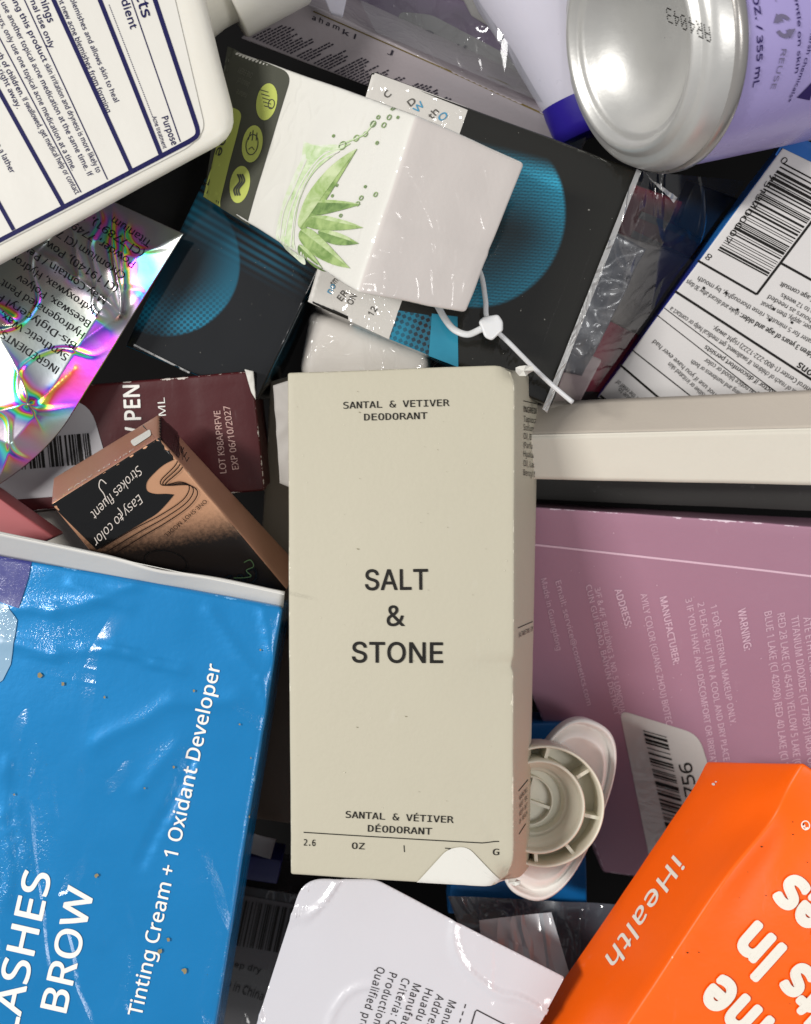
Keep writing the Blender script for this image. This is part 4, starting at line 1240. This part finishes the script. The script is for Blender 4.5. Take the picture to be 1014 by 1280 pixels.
sheet('slip', lt, [(308, 1038, -.040), (345, 1048, -.044), (338, 1072, -.046), (304, 1062, -.044)], paper('paper_grey', '#6b696c', .5, .15), 12, 10, .0012, 120, .0003)
m_poly = film_mat('film_pale', '#c3c8ce', .72, .12, 30, .8)
pg = thing('clear_wrapper', 'pale translucent wrapper fold between the white label and the orange carton', 'wrapper', P(690, 1180, -.05))
sheet('film', pg, [(600, 1150, -.040), (690, 1140, -.036), (722, 1250, -.030), (610, 1260, -.034)], m_poly, 40, 40, .0025, 60, 0, None, 8)
pg2 = thing('blue_grey_wrapper', 'darker crumpled wrapper fold below the flip cap', 'wrapper', P(700, 1150, -.055))
sheet('film', pg2, [(560, 1120, -.050), (780, 1130, -.050), (760, 1240, -.045), (600, 1230, -.046)], paper('wrapper_slate', '#565c66', .3, .25, film=1, film_scale=50, film_str=1), 50, 40, .003, 60, 0, None, 4)

# ================================================================= maroon carton, copper carton, foil pouch, pink stick
m_maroon = paper('board_maroon', '#4a1519', .42, .08, wear='#d8cfc6', wear_amt=.42, scuff=.2)
mt_ = [(-30, 494, -.022), (316, 463, -.022), (331, 613, -.026), (-12, 644, -.026)]
def mar_hook(c, u, v, w, p):
    f = max(0, 1 - abs(u - .772) / .012)
    return p - c.n * .0004 * f * (1 - w)
mar, mrc = carton('maroon_box', 'maroon carton with white printing and barcode label, under the copper carton', 'box', mt_, .02, m_maroon, r=.0008, step=.002, hook=mar_hook, warp=.0004)
F = mrc.face('top')
text(mar, F, 'W PEN', (178, 556), (174, 481), white_ink, 21, bold=.02, res=3)
text(mar, F, '5 ML', (209, 534), (206, 497), white_ink, 9)
text(mar, F, 'LOT K98APRFVE', (283.5, 591), (275.5, 513), ink('ink_blush', '#c9a79f'), 8.2, bold=.004)
text(mar, F, 'EXP 06/10/2027', (299, 586), (287.5, 507), ink('ink_blush_b', '#c9a79f'), 8.2, bold=.004)
marl = flat(mar, F, [rounded_poly([(-30, 500), (112, 500), (138, 590), (130, 616), (-30, 628)], [0, 30, 20, 0, 0])], paper('label_grey_white', '#b3b0b3', .45, .05), .0002, 'barcode_label', sub=2)
barcode(marl, F, (24, 549), (113, 541), (4, 38), black_ink, 31, 20, .0004)
sheet('torn_edge', mar, [(306, 462, -.0215), (317, 464, -.0218), (320, 500, -.0222), (314, 490, -.0222)], m_rawboard, 6, 14, .0006, 400, .0003)

nt = NT('board_copper_foil')
x, y = sep(nt, nt.co('UV'))
nz = nt.noise(nt.co(), 1200, 3, .7)
cn_ = nt.noise(nt.co(), 60, 3)
fade = smooth(nt, nt.math('ADD', nt.math('ADD', y, mul(nt, x, -.55)), mul(nt, nz, .006)), .008, .021)
base = nt.mix(cn_, lin('#c58f6c'), lin('#dbaa86'))
nt.set(Base_Color=nt.mix(fade, base, lin('#17100d')), Roughness=.36, Metallic=.3, Normal=nt.bump(nz, .08, .0002))
m_copper_top = nt.m
m_copper = paper('board_copper', '#c6937a', .34, .12, metal=.3, wear='#cfb39a', wear_amt=.30)
ct = [(63, 630, .006), (199, 546, .006), (360, 737, -.020), (226, 826, -.020)]
cb = [(66, 598, -.010), (199, 517, -.010), (374, 706, -.036), (242, 798, -.036)]
cop, cpc = carton('copper_box', 'small copper and black eyebrow pen carton with script lettering, tilted on the maroon carton', 'box', ct, cb, {'all': m_copper, 'top': m_copper_top}, r=.0007, step=.0016, warp=.00025)
F = cpc.face('top')
m_gloss = paper('print_gloss_black', '#0b0b0c', .2, .05, spec=.5)
blk = [(64, 631), (199, 547), (221, 572)] + bez([(221, 573), (206, 580), (194, 590), (184, 602), (184, 613), (194, 617), (208, 617), (218, 618)], 5) + bez([(218, 618), (208, 630), (196, 642), (180, 652), (160, 664), (140, 676), (121, 687)], 5)
flat(cop, F, [blk], m_gloss, .00012, 'black_print', sub=1)
ink_c = ink('ink_champagne', '#e3d9cf', .35)
def script(s, a, b, h): return text(cop, F, s, a, b, ink_c, h, shear=.45, bold=-.006, off=.0003, res=3)
script('Easy to color', (173, 617), (113, 676), 12)
script('Strokes fluent', (172, 581), (111, 642), 12)
lines(cop, F, [bez([(133, 604), (126, 599), (124, 608), (130, 617), (133, 626)], 6), bez([(147, 634), (153, 642), (150, 648)], 5)], 1.1, ink_c, .00032, 'script_flourish')
dl = ink('ink_dark_line', '#1c1210', .3)
lines(cop, F, [bez([(232 + o * 1.0, 562 + o * 2), (222 + o, 582 + o), (204 + o, 600 + o * .6), (206 + o, 606), (228 + o * 1.5, 603 + o * .6), (240 + o * 1.6, 610 + o), (232 + o * 1.5, 626 + o), (205 + o * 1.5, 645 + o * 1.2), (170 + o * 1.6, 664 + o * 1.5), (130 + o * 2, 688 + o * 1.5)], 7) for o in (-2, 1.2, 4.4)], 1.2, dl, .00034, 'ribbon_line')
text(cop, F, 'ONE-SHOT MODEL', (256, 624), (205, 668), dl, 5.5, off=.0003, res=1)
lines(cop, F, [ring(207, 702, 27, 14, .2)], 1.3, m_gloss, .0003, 'ring_print')
m_green = ink('ink_green_foil', '#5e7a55', .3, .6)
text(cop, F, 'Gogo', (318, 708), (262, 738), m_gloss, 20, shear=.4, bold=.01, off=.0003)
lines(cop, F, [bez([(305, 703), (313, 700), (317, 708), (308, 713), (314, 720), (304, 722), (292, 722)], 6)], 1.2, m_green, .0004, 'green_flourish')
F = cpc.face('right')
flat(cop, F, [[(199, 546), (198, 518), (222, 541), (224, 573)]], m_gloss, .00015, 'black_wrap', sub=1)
F = cpc.face('far')
flat(cop, F, [rounded_poly([(163, 552), (188, 537), (190, 545), (168, 559)], 3)], m_rawboard, .0002, 'torn_patch')
text(cop, F, 'EASY TO USE', (86, 614), (168, 563), ink_c, 5, off=.0002, res=1)

pk = thing('pink_stick', 'dusty pink flat stick poking out at the left edge above the blue carton', 'stick', P(20, 650, -.03))
Carton(pk, [(-60, 588, -.012), (-46, 580, -.012), (70, 672, -.014), (52, 686, -.014)] if False else [(-70, 580, -.012), (-10, 616, -.012), (69, 672, -.014), (8, 700, -.014)], .008, plastic('plastic_dusty_pink', '#a95a5c', .45), r=.001, step=.004, name='body')
carton('white_low_box', 'plain off-white carton under the copper carton at the left edge', 'box', [(-30, 650, -.034), (120, 630, -.034), (190, 720, -.036), (-30, 740, -.036)], .02, paper('board_offwhite', '#b9b4aa', .55, .06))

# holographic pouch
nt = NT('foil_holographic')
geo = nt.n('NewGeometry')
nx = nt.n('SeparateXYZ', {0: geo.outputs['Normal']})
co = nt.co()
n1 = nt.noise(co, 20, 2, .5, .6); n2 = nt.noise(co, 55, 2, .5, .5)
hue = nt.math('ADD', nt.math('ADD', mul(nt, nx.outputs[0], 2.2), mul(nt, nx.outputs[1], 1.7)), nt.math('ADD', mul(nt, n1, 3.2), mul(nt, n2, .25)))
hue = nt.math('FRACT', hue)
rain = nt.n('HueSaturation', {'Color': (1, .08, .06, 1), 'Hue': hue, 'Saturation': 1.0, 'Value': 1.0})
slope = nt.math('SQRT', nt.math('ADD', nt.math('POWER', nx.outputs[0], 2.0), nt.math('POWER', nx.outputs[1], 2.0)))
amt = nt.math('MULTIPLY_ADD', mul(nt, smooth(nt, slope, .05, .30), smooth(nt, n2, .42, .58)), .8, .05, clamp=True)
nt.set(Base_Color=nt.mix(amt, lin('#a3a1a5'), rain.outputs[0]), Metallic=.9, Roughness=.25, Normal=nt.bump(nt.noise(co, 420, 2), .06, .0003))
m_holo = nt.m
po = thing('foil_pouch', 'crumpled holographic silver foil pouch with upside-down ingredients text', 'pouch', P(60, 420, -.03))
CR = [((152, 395), (143, 250), 1.5, 5), ((152, 395), (166, 255), 1.2, 5), ((152, 395), (208, 330), .8, 7), ((152, 395), (60, 322), 1.5, 9), ((152, 395), (96, 440), 1.2, 8), ((152, 395), (172, 422), .8, 5),
      ((45, 505), (6, 430), 1.2, 9), ((45, 505), (58, 535), .8, 6), ((45, 505), (96, 462), 1.0, 7), ((45, 505), (-20, 520), 1.0, 8), ((70, 330), (20, 300), .8, 8), ((100, 350), (95, 290), .9, 6), ((20, 400), (-30, 360), 1.2, 9)]
CR = [(P(*a, -.014), P(*b, -.014), k * .0009, w * PIX * 1.05) for a, b, k, w in CR]
for q_ in CR:
    q_[0].z = q_[1].z = 0
def po_hook(u, v, p, n):
    q = Vector((p.x, p.y, 0))
    e = min(1, min(u, 1 - u, v, 1 - v) * 7)
    q = q + noise.noise_vector(q * 60) * .0012; q.z = 0
    d = 0
    for a, b, k, w in CR:
        ab = b - a
        t = max(0, min(1, (q - a).dot(ab) / ab.length_squared))
        r = (q - a - ab * t).length
        d += k * math.exp(-(r / w)) * (1 - .75 * t)
    big = noise.noise(q * 20 + Vector((2, 2, 2))) * .0012 + noise.noise(q * 45 + Vector((4, 2, 2))) * .0003 + max(0, 1 - abs(noise.noise(q * 75 + Vector((9, 2, 2)))) / .10) * .00028
    p = p + n * ((d + big) * e + .003 * e)
    k = max(0, v - .70) / .30
    p = p + Vector((-.0075, .0015, 0)) * k * k * u
    return p
# long edge runs from the upper right tip to the lower left
po_q = [(20, 196, -.013), (230, 292, -.013), (28, 618, -.015), (-190, 520, -.015)]
po_o, pbv, Fp = sheet('foil', po, po_q, m_holo, 170, 240, 0.0, 60, .0003, po_hook)
bi = ink('ink_foil_black', '#17161a', .5)
dx, dy = -.835, -.55
for (x, y, s) in ((79, 461, 'INGREDIENTS:'), (90.5, 445.5, 'Synthetic Wax, M'), (100.6, 431, 'Bis-Diglyceryl P'), (110.7, 418, 'Hydrogenated Pent'), (118, 404, 'Beeswax, Polyev'), (129, 391, 'Hydroxywax, Hydroc'), (139, 376, 'May Contain / Peu'), (152.6, 361, '(CI 19140), Pow'), (162, 345, 'Chromium (CI 77'), (173, 330, 'Powder, 77492, 51'), (184, 316, '(CI 77891), 7'), (192, 303, 'Titanium')):
    n_ = len(s) * 7.1
    text(po, Fp, s, (x, y), (x + dx * n_, y + dy * n_), bi, 9.2, off=.00022, res=2)
